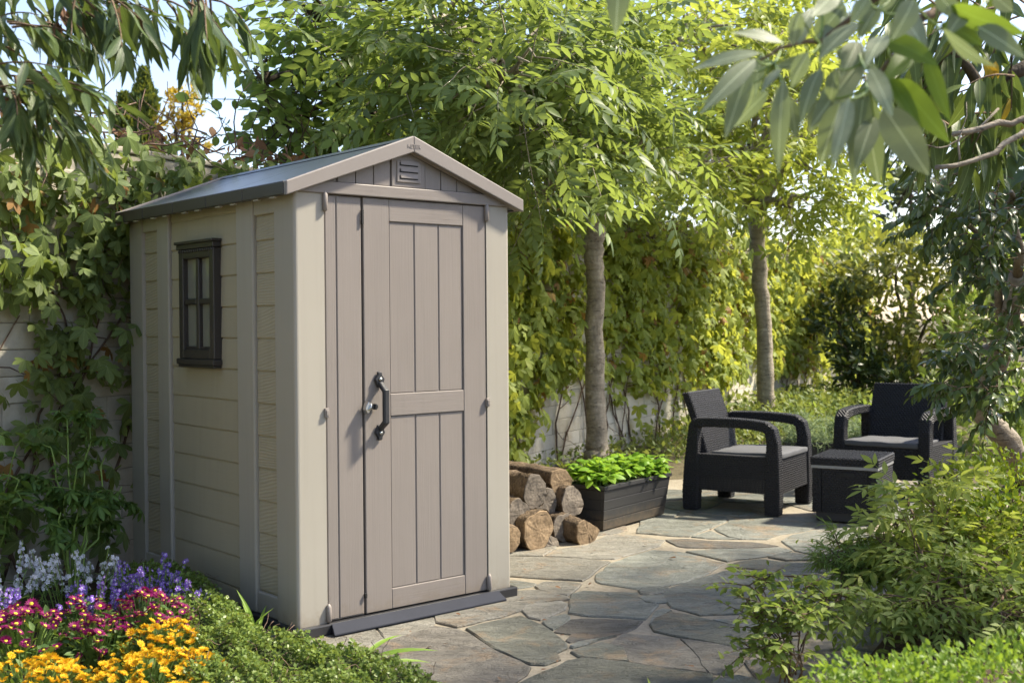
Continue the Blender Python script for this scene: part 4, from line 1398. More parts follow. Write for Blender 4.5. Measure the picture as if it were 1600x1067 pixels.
# ================================================================== PLANTERS
def planter(loc, rz, L, Wd, H, label):
    """local: X along the length, Y along the width, flared sides"""
    root = thing('planter', loc, label, 'planter', 'dark plank planters', rz)
    fl = 0.030
    nb = 4
    def rr(z, k=0.0):
        q = z / H
        e = fl * (1 - q)
        return (e + k, L - e - k, e + k, Wd - e - k)
    hb = H * 0.93 / nb
    for i in range(nb):
        z0, z1 = 0.003 + i * hb, 0.003 + (i + 1) * hb - 0.0045
        x0, x1, y0, y1 = rr(z0); X0, X1, Y0_, Y1 = rr(z1)
        t_ = 0.016
        # long boards, then short boards between them
        for (a, b, c_, d_) in (((x0, y0), (x1, y0), (X0, Y0_), (X1, Y0_)), ((x1, y1), (x0, y1), (X1, Y1), (X0, Y1)), ((x0, y1), (x0, y0), (X0, Y1), (X0, Y0_)), ((x1, y0), (x1, y1), (X1, Y0_), (X1, Y1))):
            dv = nrm(np.array([b[0] - a[0], b[1] - a[1]])); nn = np.array([-dv[1], dv[0]]) * t_
            s_ = 0.0 if abs(dv[0]) > 0.5 else 0.0165
            A = np.array(a) + dv * s_; B = np.array(b) - dv * s_; C_ = np.array(c_) + dv * s_; D_ = np.array(d_) - dv * s_
            mb = MB()
            mb.hexa([(*A, z0), (*B, z0), (*(B + nn), z0), (*(A + nn), z0), (*C_, z1), (*D_, z1), (*(D_ + nn), z1), (*(C_ + nn), z1)])
            mb.build('board', M['planter'], root, bevel=0.002)
    x0, x1, y0, y1 = rr(0, 0.004); X0, X1, Y0_, Y1 = rr(H * 0.92, 0.004)
    mb = MB(); mb.hexa([(x0, y0, 0.004), (x1, y0, 0.004), (x1, y1, 0.004), (x0, y1, 0.004), (X0, Y0_, H * 0.82), (X1, Y0_, H * 0.82), (X1, Y1, H * 0.82), (X0, Y1, H * 0.82)])
    mb.build('liner', M['rattan_in'], root)
    x0, x1, y0, y1 = rr(H)
    mb = MB()
    w_ = 0.024; za, zb = 0.003 + nb * hb - 0.002, H + 0.006
    mb.box((x0 - .006, y0 - .006, za), (x1 + .006, y0 + w_, zb)); mb.box((x0 - .006, y1 - w_, za), (x1 + .006, y1 + .006, zb))
    mb.box((x0 - .006, y0 + w_, za), (x0 + w_, y1 - w_, zb)); mb.box((x1 - w_, y0 + w_, za), (x1 + .006, y1 - w_, zb))
    mb.build('rim', M['planter'], root, bevel=0.002)
    mb = MB(); mb.box((x0 + .02, y0 + .02, H * 0.8), (x1 - .02, y1 - .02, H * 0.88)); mb.build('soil', M['soil'], root)
    return root


PE = nrm(np.array([0.60, 0.80])); PRZ = math.atan2(PE[1], PE[0])
PL = np.array([0.505, 6.425]) ; PLN, PWD, PHT = 0.74, 0.27, 0.245
planter((PL[0], PL[1], 0.004), PRZ, PLN, PWD, PHT, 'dark plank planter box full of basil beside the log pile')
P2 = np.array([2.02, 8.62])
planter((P2[0], P2[1], -0.006), math.radians(-6), 0.74, 0.27, 0.26, 'dark planter box of feathery grey-green plants behind the cool box')

# ================================================================== LOGS
AX = nrm(np.array([0.66, -0.75, 0.0])); LU = np.array([0, 0, 1.0]); LR = np.cross(AX, LU)


def log(px, py, Y, r, L, label, fresh=False, ex=1.0, seed=0, split=False, zb=None):
    rs = np.random.RandomState(seed)
    c = P(px, py, Y)
    if zb is not None: c[2] = zb
    root = thing('firewood_log', c, label, 'log', 'split firewood logs stacked beside the shed')
    n, k = 26, 9
    ang = np.arange(n) * 2 * math.pi / n
    base = 1 + 0.07 * np.sin(2 * ang + rs.uniform(0, 6)) + 0.05 * np.sin(3 * ang + rs.uniform(0, 6)) + 0.035 * np.sin(5 * ang + rs.uniform(0, 6)) + 0.025 * np.sin(8 * ang + rs.uniform(0, 6)) + rs.normal(size=n) * 0.018
    if split:
        base *= np.where(np.cos(ang - 2.2) > 0.55, 0.62 / np.maximum(0.62, np.cos(ang - 2.2)), 1.0)
    mb = MB(); V = []
    bend = rs.normal(size=2) * 0.01
    for i in range(k):
        q = i / (k - 1)
        rr = r * base * (1 + rs.normal(size=n) * 0.045 + 0.04 * math.sin(i * 1.7 + seed)) * (1.0 - 0.012 * (i == 0))
        off = (LR * bend[0] + LU * bend[1]) * math.sin(q * 3.0)
        for j in range(n):
            V.append(-AX * q * L + off + LR * math.cos(ang[j]) * rr[j] * ex + LU * math.sin(ang[j]) * rr[j])
    F = [(i * n + j, (i + 1) * n + j, (i + 1) * n + (j + 1) % n, i * n + (j + 1) % n) for i in range(k - 1) for j in range(n)]
    F.append(tuple((k - 1) * n + j for j in range(n))[::-1])
    mb.add(V, F); mb.build('bark', M['bark_log'], root, True)
    # sawn end: slightly uneven disc, in its own frame so that the rings are centred
    mb = MB(); V = [(0, 0, 0.002)]
    for f, dz in ((0.5, 0.001), (0.97, 0.0), (1.0, -0.006)):
        for j in range(n):
            V.append((math.cos(ang[j]) * r * base[j] * f * ex, math.sin(ang[j]) * r * base[j] * f, dz + rs.normal() * 0.0008))
    F = [(0, 1 + j, 1 + (j + 1) % n) for j in range(n)]
    for q in range(2):
        F += [(1 + q * n + j, 1 + (q + 1) * n + j, 1 + (q + 1) * n + (j + 1) % n, 1 + q * n + (j + 1) % n) for j in range(n)]
    mb.add(V, F)
    o = mb.build('sawn_end', M['endgrain_t' if fresh else 'endgrain'], root)
    o.matrix_local = Matrix(((LR[0], LU[0], AX[0], AX[0] * .004), (LR[1], LU[1], AX[1], AX[1] * .004), (LR[2], LU[2], AX[2], 0), (0, 0, 0, 1)))
    return root


LOGS = [
    (841, 829, 5.98, 0.100, 0.52, 'thick tan-faced log at the bottom of the pile with dark stain on its end', True, 0.92),
    (882, 824, 6.20, 0.078, 0.50, 'grey-ended round log on the paving between the tan log and the split log', False, 0.95),
    (918, 831, 6.16, 0.076, 0.46, 'split reddish log lying at the planter end of the pile', True, 1.0),
    (811, 803, 6.00, 0.075, 0.46, 'greyish log resting on the thick tan log and touching the shed side', False, 0.95),
    (853, 786, 6.26, 0.075, 0.50, 'grey weathered log in the middle of the pile under the two top logs', False, 1.05),
    (894, 784, 6.33, 0.078, 0.50, 'dark grey cracked log leaning on the planter, second layer of the pile', False, 1.0),
    (836, 768, 6.08, 0.080, 0.50, 'barky log with grey round end on top of the pile next to the shed', False, 1.0),
    (876, 753, 6.36, 0.074, 0.56, 'smooth brown log lying topmost of the pile toward the tree', True, 0.98),
    (862, 851, 6.05, 0.045, 0.40, 'thin dark log wedged on the paving between the tan log and its grey neighbour', False, 1.0),
    (812, 770, 6.22, 0.070, 0.50, 'upper log half hidden by the shed corner post, behind the barky one', False, 1.0),
    (858, 757, 6.55, 0.060, 0.45, 'rearmost grey log showing between the two top logs', False, 1.0),
    (800, 842, 5.86, 0.055, 0.36, 'small orange-ended log squeezed under the pile against the shed', True, 1.0),
]
for i, a in enumerate(LOGS):
    log(a[0], a[1], a[2], a[3] * 1.07, a[4], a[5], a[6], a[7], 40 + i, i == 2)

# ================================================================== CREEPER ON THE WALL
def creeper(name, label, t0, t1, dens, mat, seed, nparts, lsc, zfun, stems=10):
    rs = np.random.RandomState(seed)
    root = thing(name, wallp(t0 + (t1 - t0) * 0.5, 0, 0.02), label, 'creeper', 'creepers covering the garden wall')
    org = np.array(root.location)
    # stems climb the wall
    for k in range(stems):
        t = rs.uniform(t0, t1); z = 0.0; path = []; dt = rs.uniform(-0.35, 0.35)
        top = rs.uniform(1.2, 2.0)
        while z < top:
            path.append(wallp(t, z, 0.012 + 0.02 * rs.rand()))
            dt = np.clip(dt + rs.normal() * 0.3, -0.9, 0.9); z += 0.11; t += dt * 0.11
        if len(path) > 2:
            mb = MB(); mb.tube(path, np.linspace(rs.uniform(0.006, 0.011), 0.003, len(path)), 5, False)
            for b in range(3):
                i = rs.randint(2, len(path)); p0 = path[i]
                q = [p0]; dd = np.array([*(WD * rs.choice([-1, 1])), rs.uniform(-0.3, 0.8)])
                for c in range(5): dd = nrm(dd + rs.normal(size=3) * 0.4); q.append(q[-1] + dd * 0.09 + np.array([*WN, 0]) * 0.004)
                mb.tube(q, np.linspace(0.004, 0.0015, 6), 3, False)
            mb.build('stem', M['vine'], root, True, org=org)
    A = (t1 - t0) * 2.2
    n = int(A * dens)
    t = rs.uniform(t0, t1, n); z = rs.uniform(0.0, 2.06 if t1 < 0 else 2.2, n)
    keep = rs.uniform(0, 1, n) < zfun(t, z, rs)
    t, z = t[keep], z[keep]; n = len(t)
    out = 0.035 + rs.gamma(2.0, 0.035, n)
    out = np.where(z > 1.95, out + rs.uniform(-0.35, 0.12, n), out)
    q = WA[None] + WD[None] * t[:, None] + WN[None] * out[:, None]
    pos = np.concatenate([q, z[:, None]], 1)
    dirs = np.stack([WD[0] * rs.normal(0, 0.7, n) + WN[0] * 0.25, WD[1] * rs.normal(0, 0.7, n) + WN[1] * 0.25, -0.75 + rs.normal(0, 0.35, n)], 1)
    up = np.stack([WN[0] * 0.8 + rs.normal(0, 0.5, n), WN[1] * 0.8 + rs.normal(0, 0.5, n), 0.75 + rs.normal(0, 0.45, n)], 1)
    szs = lsc * (0.45 + 0.8 * rs.beta(2.2, 1.8, n))
    old = rs.rand(n) < 0.05
    scatter(root, T_creep, pos[~old], dirs[~old], up[~old], szs[~old], mat, nparts)
    scatter(root, T_creep, pos[old], dirs[old], up[old], szs[old] * 0.8, M['L_old'], 40, 'withered_leaf', 'withered_foliage')
    return root


def blobnoise(t, z, rs_seed, f=1.4):
    r = np.random.RandomState(rs_seed)
    v = 0
    for k in range(7):
        a = r.uniform(0, 6.28); fr = f * r.uniform(0.6, 2.2)
        v = v + np.sin(fr * (math.cos(a) * t * 1.3 + math.sin(a) * z * 2.0) + r.uniform(0, 6.28))
    return v / 3.7


def z_left(t, z, rs):
    b = blobnoise(t, z, 3, 2.6)
    base = np.clip((z + 0.1) / 1.5, 0.2, 1.0) * 0.8
    base = np.where(z > 1.55, 1.0, base)
    return np.clip(base + 0.45 * b, 0.0, 1.0) * np.where(z < 0.12, 0.2, 1)


def z_right(t, z, rs):
    b = blobnoise(t, z, 9, 1.5)
    base = np.clip((z - 0.34) / 0.4, 0.06, 1.0)
    gap = np.exp(-((t - 0.15) / 0.45) ** 2) * np.clip((1.5 - z), 0, 1)       # bare patch beside the trunk
    gap2 = 0.6 * np.exp(-((t - 5.0) / 0.5) ** 2) * np.clip((1.4 - z) * 1.2, 0, 1)
    return np.clip(base * (0.9 + 0.5 * b) - 0.9 * gap - 0.8 * gap2 + 0.5 * np.exp(-((t + 0.75) / 0.35) ** 2), 0, 1)


creeper('wall_creeper', 'dull green five-leaved creeper on the wall beside the flower bed', -6.6, -2.9, 420, M['L_creeper'], 21, 300, 0.092, z_left, 12)
creeper('wall_creeper', 'dark tangle of creeper along the wall top above the shed roof', -3.0, -0.9, 210, M['L_creeper'], 22, 120, 0.088, lambda t, z, rs: np.where(z > 1.55, 1.0, 0.15), 8)
creeper('wall_creeper', 'sunlit yellow-green creeper on the wall around the tree by the planter', -2.0, 3.6, 430, M['L_creeper_s'], 23, 300, 0.105, z_right, 18)
creeper('wall_creeper', 'sunlit creeper on the far stretch of wall behind the armchairs', 3.6, 11.4, 330, M['L_creeper_s'], 24, 120, 0.115, z_right, 14)
# dry stems matted on the coping
for (ta, tb, lab) in ((-6.6, -0.8, 'brown mat of dry vine stems on the wall top behind the shed'), (-0.8, 9.0, 'brown mat of dry vine stems on the wall top between the trees')):
    rs = np.random.RandomState(int(ta * 10) + 200)
    root = thing('dry_vine_mat', wallp(ta, WH + 0.05), lab, 'dry vines')
    mb = MB()
    for k in range(int((tb - ta) * 26)):
        p = wallp(rs.uniform(ta, tb), WH + 0.05 + rs.uniform(-0.02, 0.10), rs.uniform(-0.25, 0.10)); q = [p]
        d = np.array([*(WD * rs.choice([-1, 1])), rs.uniform(-0.5, 0.5)]) + rs.normal(size=3) * 0.5
        for c in range(5):
            d = nrm(d + rs.normal(size=3) * 0.5); q.append(q[-1] + d * 0.09)
        mb.tube(q, np.linspace(0.006, 0.002, 6), 3, False)
    o = mb.build('dry_stems', M['vine'], root, org=np.array(root.location)); o['kind'] = 'stuff'
    n = int((tb - ta) * 30)
    pos = np.array([wallp(rs.uniform(ta, tb), WH + 0.05 + rs.uniform(0, 0.12), rs.uniform(-0.25, 0.12)) for _ in range(n)])
    scatter(root, T_ov3, pos, rnd_unit(n, rs), rnd_unit(n, rs), rs.uniform(0.05, 0.10, n), M['L_dry'], 40)

# ================================================================== TREES
def tree(name, label, base, trunk, blobs, tm, mat, twig_L, nleaf, lsc, nparts, bark, seed, droop=0.5, spread=0.7, hang=0.2, group=None, fork=None, trad=0.005, limb_r=0.03):
    """trunk: list of (x,y,z,r); blobs: (centre, radii, number of leafy twigs); limbs run from the fork to every blob"""
    rs = np.random.RandomState(seed)
    root = thing(name, base, label, 'tree', group)
    org = np.array(base, float)
    tp = np.array([q[:3] for q in trunk], float); tr = [q[3] for q in trunk]
    if len(tp):
        # resample for a less mechanical outline
        n = max(8, 5 * len(tp)); s = np.linspace(0, len(tp) - 1, n)
        pp = np.stack([np.interp(s, np.arange(len(tp)), tp[:, i]) for i in range(3)], 1); rr = np.interp(s, np.arange(len(tp)), tr)
        mb = MB(); mb.tube(wob(pp, min(tr) * 0.08, rs), rr * (1 + rs.normal(size=n) * 0.025), 16); mb.build('trunk', bark, root, True, org=org)
    fk = np.array(fork if fork is not None else tp[-1], float)
    PP, DD, UU, SS = [], [], [], []
    for (c, r, nt_) in blobs:
        c = np.array(c, float); r = np.array(r, float)
        mb = MB()
        mb.tube(bez(fk, c, 0.12 * np.linalg.norm(c - fk), 9, 0.02, rs), np.linspace(limb_r, limb_r * 0.35, 9), 7, True)
        st, u = rnd_ball(nt_, c, r, rs)
        dirs = u * np.sign(r) + rs.normal(size=(nt_, 3)) * 0.35 + np.array([0, 0, -0.15])
        st0 = c + (st - c) * 0.8
        for i in range(0, nt_, 3):
            mb.tube(bez(c + (st0[i] - c) * 0.15, st0[i], 0.05, 5, 0.03, rs), np.linspace(limb_r * 0.35, trad, 5), 4, False)
        tw, p, d, uu, ss = leafy_twigs(st0, dirs, twig_L, nleaf, droop, spread, lsc, rs, trad, hang)
        mb.add(tw.v, tw.f)
        mb.build('branch', bark, root, True, org=org)
        PP.append(p); DD.append(d); UU.append(uu); SS.append(ss)
    scatter(root, tm, np.concatenate(PP), np.concatenate(DD), np.concatenate(UU), np.concatenate(SS), mat, nparts)
    return root


def PB(px, py, Y, rx, ry, rz_, n):
    """blob seen at a place of the photograph with pixel radii rx, ry and depth radius rz_"""
    c = P(px, py, Y)
    return (c, (rx / FPX * Y, rz_, ry / FPX * Y), n)


# ash by the planter
b0 = G(932, 722); b0[2] = -0.02
top = P(934, 330, 9.5)
tree('ash_tree', 'slim ash tree with bare grey trunk rising behind the basil planter', b0,
     [(*(b0 + [0, 0, -0.05]), 0.135), (*(b0 + [0, 0, 0.05]), 0.108), (*(b0 + [0.005, 0, 0.22]), 0.088), (*P(929, 560, 9.62), 0.078), (*P(929, 430, 9.55), 0.074), (*P(928, 380, 9.5), 0.080), (*top, 0.085)],
     [PB(700, 50, 6.6, 150, 80, 0.9, 36), PB(790, 130, 6.4, 130, 90, 0.8, 36), PB(650, 140, 6.8, 80, 60, 0.7, 16), PB(880, 190, 7.4, 120, 70, 0.8, 26), PB(850, 300, 7.2, 30, 40, 0.4, 7),
      PB(870, 60, 7.6, 130, 90, 0.9, 30), PB(980, 240, 8.2, 80, 40, 0.6, 16), PB(930, 140, 8.0, 100, 100, 0.8, 24)],
     T_ash, M['L_ash'], 0.46, 7, 0.27, 300, M['bark'], 31, 0.12, 0.78, 0.03, 'ash trees along the garden wall', limb_r=0.05)
b1 = G(1197, 672); b1[2] = -0.02
tree('ash_tree', 'ash tree with leaning brown trunk behind the armchairs and sunlit crown', b1,
     [(*(b1 + [0, 0, -0.05]), 0.14), (*(b1 + [0, 0, 0.15]), 0.10), (*P(1197, 600, 12.3), 0.088), (*P(1194, 500, 12.3), 0.080), (*P(1186, 420, 12.25), 0.078), (*P(1180, 340, 12.2), 0.082)],
     [PB(1080, 60, 10.6, 150, 90, 1.0, 40), PB(1000, 170, 9.6, 90, 80, 0.9, 26), PB(1180, 170, 10.8, 130, 80, 1.0, 34), PB(1100, 260, 10.2, 80, 40, 0.8, 18), PB(1240, 255, 11.2, 90, 45, 0.8, 24),
      PB(1230, 60, 11.5, 120, 90, 1.0, 32), PB(1330, 120, 12.0, 90, 80, 1.0, 24), PB(1290, 200, 11.8, 70, 50, 0.8, 16), PB(1225, 320, 11.2, 55, 28, 0.6, 14)],
     T_ash2, M['L_ash_s'], 0.55, 7, 0.27, 160, M['bark'], 32, 0.12, 0.78, 0.03, 'ash trees along the garden wall', limb_r=0.06)
# round-leaved tree beyond the wall, behind the shed
b2 = np.array([-1.05, 8.35, -0.03])
tree('round_leaved_tree', 'round-leaved tree beyond the wall showing above the shed roof', b2,
     [(*b2, 0.12), (*(b2 + [0.05, 0, 1.2]), 0.105), (*(b2 + [0.08, 0, 2.1]), 0.10), (*(b2 + [0.05, 0, 2.7]), 0.085)],
     [PB(470, 190, 7.6, 75, 80, 0.7, 34), PB(540, 110, 7.9, 100, 90, 0.8, 42), PB(440, 280, 7.9, 50, 30, 0.5, 12), PB(600, 210, 8.1, 80, 70, 0.7, 40), PB(490, 30, 7.4, 90, 50, 0.8, 26), PB(410, 130, 7.2, 35, 70, 0.4, 14), PB(480, 300, 8.0, 70, 25, 0.5, 12), PB(540, 250, 8.2, 110, 40, 0.6, 36), PB(590, 20, 7.6, 90, 60, 0.7, 30)],
     T_round, M['L_locust'], 0.42, 11, 0.105, 260, M['bark_d'], 33, 0.3, 0.75, 0.1, limb_r=0.045)


# leaf-by-leaf branches that hang into the view
def hanging_tree(name, label, base, trunk, limbs, tm, mat, leaves, bark, nparts, seed, extra=None):
    root = thing(name, base, label, 'tree')
    org = np.array(base, float)
    tp = np.array([q[:3] for q in trunk], float); tr = [q[3] for q in trunk]
    mb = MB(); mb.tube(tp, tr, 12); mb.build('trunk', bark, root, True, org=org)
    for path, r0, r1 in limbs:
        mb = MB(); mb.tube(path, np.linspace(r0, r1, len(path)), 7); mb.build('branch', bark, root, True, org=org)
    if len(leaves[0]):
        scatter(root, tm, *leaves, mat, nparts)
    if extra: extra(root, org)
    return root


# --- narrow-leaved tree reaching in over the flower bed
rs = np.random.RandomState(51)
base = np.array([-2.35, 2.5, -0.03])
tw_all = MB(); LP = [[], [], [], []]


def add_twigs(pxs, L, nl, lsc, droop, spread, hang, d0, rs, rad=0.004, store=None, twm=None):
    st = np.array([P(*q) for q in pxs])
    dd = np.array(d0) + rs.normal(size=(len(st), 3)) * 0.35
    tw, p, d, u, s = leafy_twigs(st, dd, L, nl, droop, spread, lsc, rs, rad, hang)
    twm.add(tw.v, tw.f)
    for a, b in zip(store, (p, d, u, s)): a.append(b)


def spots(n, px, py, Y, rx, ry, rY, rs):
    return [(px + rs.uniform(-rx, rx), py + rs.uniform(-ry, ry), Y + rs.uniform(-rY, rY)) for _ in range(n)]


add_twigs(spots(14, 40, -10, 3.0, 90, 25, 0.3, rs), 0.16, 8, 0.10, 0.7, 0.55, 0.5, (0.6, 0.1, -0.1), rs, store=LP, twm=tw_all)
add_twigs(spots(17, 190, -8, 3.0, 90, 14, 0.25, rs), 0.15, 9, 0.10, 0.8, 0.5, 0.6, (0.6, 0.1, -0.1), rs, store=LP, twm=tw_all)
add_twigs(spots(10, 110, 25, 3.1, 70, 25, 0.25, rs), 0.15, 9, 0.095, 0.8, 0.5, 0.6, (0.6, 0.1, -0.1), rs, store=LP, twm=tw_all)
add_twigs(spots(13, 300, 0, 3.0, 36, 20, 0.2, rs), 0.15, 9, 0.115, 1.2, 0.45, 0.8, (0.3, 0.1, -0.5), rs, store=LP, twm=tw_all)
add_twigs(spots(10, 20, 60, 3.0, 60, 30, 0.2, rs), 0.15, 8, 0.095, 0.8, 0.5, 0.6, (0.6, 0.1, -0.1), rs, store=LP, twm=tw_all)
add_twigs(spots(17, 5, 125, 2.8, 50, 20, 0.2, rs), 0.17, 9, 0.10, 0.6, 0.55, 0.4, (0.9, 0.1, 0.0), rs, store=LP, twm=tw_all)
add_twigs(spots(13, 40, 170, 2.9, 60, 25, 0.2, rs), 0.15, 8, 0.10, 1.0, 0.5, 0.6, (0.5, 0.1, -0.3), rs, store=LP, twm=tw_all)
# unseen crown added above and beside the view to shade the shed side
c_, u_ = rnd_ball(600, (-3.3, 1.5, 3.0), (2.0, 3.0, 2.3), rs, 0.55)
c_ = c_[(c_[:, 2] > 1.75 + 0.31 * np.maximum(c_[:, 1], 0)) | (c_[:, 0] / np.maximum(c_[:, 1], .1) < -0.70)]
c_ = c_[c_[:, 2] > 0.5]
tw, p, d, u, s = leafy_twigs(c_, rnd_unit(len(c_), rs) + [0, 0, -0.3], 0.45, 14, 0.8, 0.5, 0.13, rs, 0.005, 0.5)
tw_all.add(tw.v, tw.f)
for a, b in zip(LP, (p, d, u, s)): a.append(b)
fk = np.array([-2.25, 2.5, 2.4])
limbs = [(bez(fk, P(330, -15, 3.0), 0.10, 8, 0.012, rs), 0.035, 0.008), (bez(fk, P(60, 175, 2.8), 0.05, 8, 0.012, rs), 0.028, 0.006), (bez(fk, (-2.9, 2.0, 3.6), 0.1, 6, 0.02, rs), 0.04, 0.015), (bez(fk, P(100, -40, 3.0), 0.08, 8, 0.012, rs), 0.03, 0.008)]


def dry_bits(root, org):
    tw = MB(); tw.v, tw.f, tw.mi = tw_all.v, tw_all.f, tw_all.mi
    tw.build('twigs', M['twig'], root, True, org=org)['kind'] = 'stuff'
    r2 = np.random.RandomState(5)
    pos = np.array([P(px, py, 2.95) for px, py in ((98, 8), (92, 20), (104, 14), (88, 30), (190, 8), (210, 14), (96, 36))])
    n = len(pos)
    scatter(root, T_ov, pos, np.array([(r2.normal() * .3, 0, -1) for _ in range(n)]), rnd_unit(n, r2), np.full(n, 0.075), M['L_dry'], n, 'dry_leaf')


hanging_tree('narrow_leaved_tree', 'narrow-leaved dark green branches hanging over the flower bed with a dry brown tuft', base,
             [(*base, 0.13), (-2.33, 2.5, 1.2, 0.11), (-2.25, 2.5, 2.4, 0.09)], limbs, T_lance, M['L_willow'],
             [np.concatenate(q) for q in LP], M['bark_d'], 300, 1, dry_bits)

# --- large soft leaves close to the camera
rs = np.random.RandomState(61)
Z5 = lambda x, y: (1080 + x / 3.077, y / 3.077)
BIG = [((440, 205), (225, 115), 90, 0), ((335, 255), (5, 285), 70, 0), ((310, 285), (80, 480), 80, 0), ((275, 340), (165, 640), 90, 1), ((370, 440), (190, 600), 90, 1), ((445, 380), (395, 820), 110, 1),
       ((620, 330), (510, 540), 100, 1), ((820, 290), (600, 550), 130, 0), ((480, 230), (600, 0), 90, 1), ((800, 110), (610, 230), 100, 0), ((600, 190), (720, 20), 130, 0), ((840, 400), (765, 820), 120, 1),
       ((830, 440), (890, 880), 150, 1), ((920, 510), (1160, 860), 160, 1), ((720, 490), (610, 790), 110, 1), ((950, 370), (1110, 600), 90, 2), ((980, 380), (1215, 650), 120, 2), ((1130, 260), (1220, 560), 90, 2),
       ((940, 190), (1170, 270), 110, 2), ((1070, 0), (990, 180), 130, 1), ((900, 30), (800, 170), 100, 1), ((850, -10), (770, 100), 100, 1), ((1210, 140), (1390, 360), 120, 1), ((1380, 130), (1600, 250), 110, 1),
       ((1240, 30), (1590, 190), 120, 2), ((1210, 110), (1380, 180), 90, 2), ((640, -20), (740, 60), 80, 1), ((930, 170), (850, 250), 90, 0), ((700, 240), (880, 300), 90, 1), ((340, 260), (290, 440), 80, 0), ((430, 330), (330, 410), 60, 0),
       ((560, 300), (420, 310), 60, 1), ((300, 400), (200, 590), 70, 1), ((480, 480), (500, 660), 70, 1), ((560, 250), (470, 420), 90, 0), ((700, 330), (640, 520), 90, 0), ((860, 330), (960, 500), 100, 0), ((1000, 60), (1130, 200), 110, 1),
       ((760, 60), (640, 150), 90, 0), ((520, 60), (480, 220), 80, 1), ((1050, 250), (960, 360), 90, 2), ((800, 200), (740, 330), 100, 0), ((1180, -30), (1300, 90), 110, 1), ((1450, -20), (1560, 60), 100, 1), ((880, 560), (800, 760), 110, 0),
       ((760, 470), (700, 760), 80, 0), ((600, 480), (590, 640), 90, 1), ((1340, 20), (1240, 150), 100, 0), ((980, -40), (900, 60), 120, 1), ((700, -60), (650, 40), 110, 1)]
base = np.array([2.05, 1.75, -0.03])


def big_leaves(root, org):
    stems = MB()
    hubs = [np.array(Z5(*h)) for h in ((400, 300), (620, 210), (820, 300), (860, 420), (960, 300), (1180, 120), (900, 40), (1320, 60))]
    for kind, mt in ((0, 'L_big'), (1, 'L_big'), (2, 'L_bigg')):
        for i, (a, b, w, k) in enumerate(BIG):
            if k != kind: continue
            Yd = 1.72 + rs.uniform(-0.12, 0.12)
            A = P(*Z5(*a), Yd); B = P(*Z5(*b), Yd - rs.uniform(-0.03, 0.09))
            ln = np.linalg.norm(B - A)
            tocam = nrm(CAM - A)
            upv = tocam * (0.9 if k else 0.6) + np.array([0, 0, 0.8 if not k else 0.25]) + rs.normal(size=3) * 0.25
            key = (round(w / 3.077 / FPX * Yd / ln, 1))
            tm = BT.setdefault(key, leaf_tm(max(0.22, min(0.55, key)), 0.09 if i % 2 else 0.05, 0.22, 8, 'ovate', 0.012))
            scatter(root, tm, [A], [B - A], [upv], [ln], M[mt], 1)
            h = min(hubs, key=lambda h: np.hypot(*(h - np.array(Z5(*a)))))
            stems.tube(bez(P(*h, 1.74), A, -0.006, 5), np.linspace(0.0022, 0.0012, 5), 5, False)
    stems.build('leaf_stalks', M['stem_g'], root, True, org=org)['kind'] = 'stuff'
    # leaves of the same crown above and beside the view
    n = 160
    c, u = rnd_ball(n, (1.9, 1.9, 2.9), (0.8, 0.9, 0.6), rs, 0.5)
    k = c[:, 2] > 1.9 + 0.31 * c[:, 1]
    c = c[k]
    n = len(c)
    scatter(root, T_big, c, rnd_unit(n, rs) + [0, 0, -0.9], rnd_unit(n, rs) + [0, 0, 0.8], rs.uniform(0.10, 0.16, n), M['L_big'], 0)
    # one lone leaf tip further along
    scatter(root, T_big, [P(968, -75, 1.7)], [P(966, 42, 1.7) - P(968, -75, 1.7)], [(0.1, -1, 0.3)], [0.115], M['L_big'], 1)


BT = {}
fk = np.array([1.75, 1.85, 2.2])
hang_p = lambda *q: P(*q)
hanging_tree('large_leaved_tree', 'pale branch of large soft leaves hanging in close to the camera', base,
             [(*base, 0.10), (1.95, 1.8, 1.2, 0.085), (*fk, 0.07)],
             [(bez(fk, P(*Z5(620, 205), 1.74), 0.12, 9, 0.006, rs), 0.02, 0.004), (bez(P(*Z5(1180, 60), 1.76), P(*Z5(860, 410), 1.73), 0.02, 7, 0.004, rs), 0.008, 0.003), (bez(P(*Z5(620, 205), 1.74), P(*Z5(330, 290), 1.73), 0.01, 6, 0.004, rs), 0.004, 0.002),
              (bez(fk, P(*Z5(1180, 60), 1.76), 0.08, 7, 0.006, rs), 0.018, 0.008), (bez(fk, (1.6, 2.6, 3.2), 0.1, 6, 0.02, rs), 0.03, 0.012)],
             T_big, M['L_big'], [[], [], [], []], M['twig'], 0, 2, big_leaves)

# --- leathery long-leaved tree behind it
rs = np.random.RandomState(71)
base = np.array([3.1, 4.3, -0.03])
LP = [[], [], [], []]; tw_all = MB()
add_twigs(spots(26, 1520, 60, 3.9, 90, 70, 0.35, rs), 0.25, 9, 0.16, 0.9, 0.6, 0.75, (-0.5, -0.1, -0.1), rs, 0.005, LP, tw_all)
add_twigs(spots(12, 1590, 150, 3.9, 40, 50, 0.3, rs), 0.22, 8, 0.15, 0.9, 0.6, 0.75, (-0.3, -0.1, -0.2), rs, 0.005, LP, tw_all)
add_twigs(spots(7, 1490, 190, 3.9, 60, 25, 0.25, rs), 0.18, 6, 0.12, 0.9, 0.6, 0.75, (-0.5, -0.1, -0.2), rs, 0.005, LP, tw_all)
c_, u_ = rnd_ball(70, (3.6, 5.2, 3.6), (0.7, 1.2, 0.7), rs, 0.6)
px_ = 800 + FPX * c_[:, 0] / np.maximum(c_[:, 1], 0.3)
c_ = c_[(px_ > 1500) & (c_[:, 2] > 0.9)]
tw, p, d, u, s = leafy_twigs(c_, rnd_unit(len(c_), rs) + [0, 0, -0.2], 0.5, 13, 0.7, 0.6, 0.17, rs, 0.006, 0.6)
tw_all.add(tw.v, tw.f)
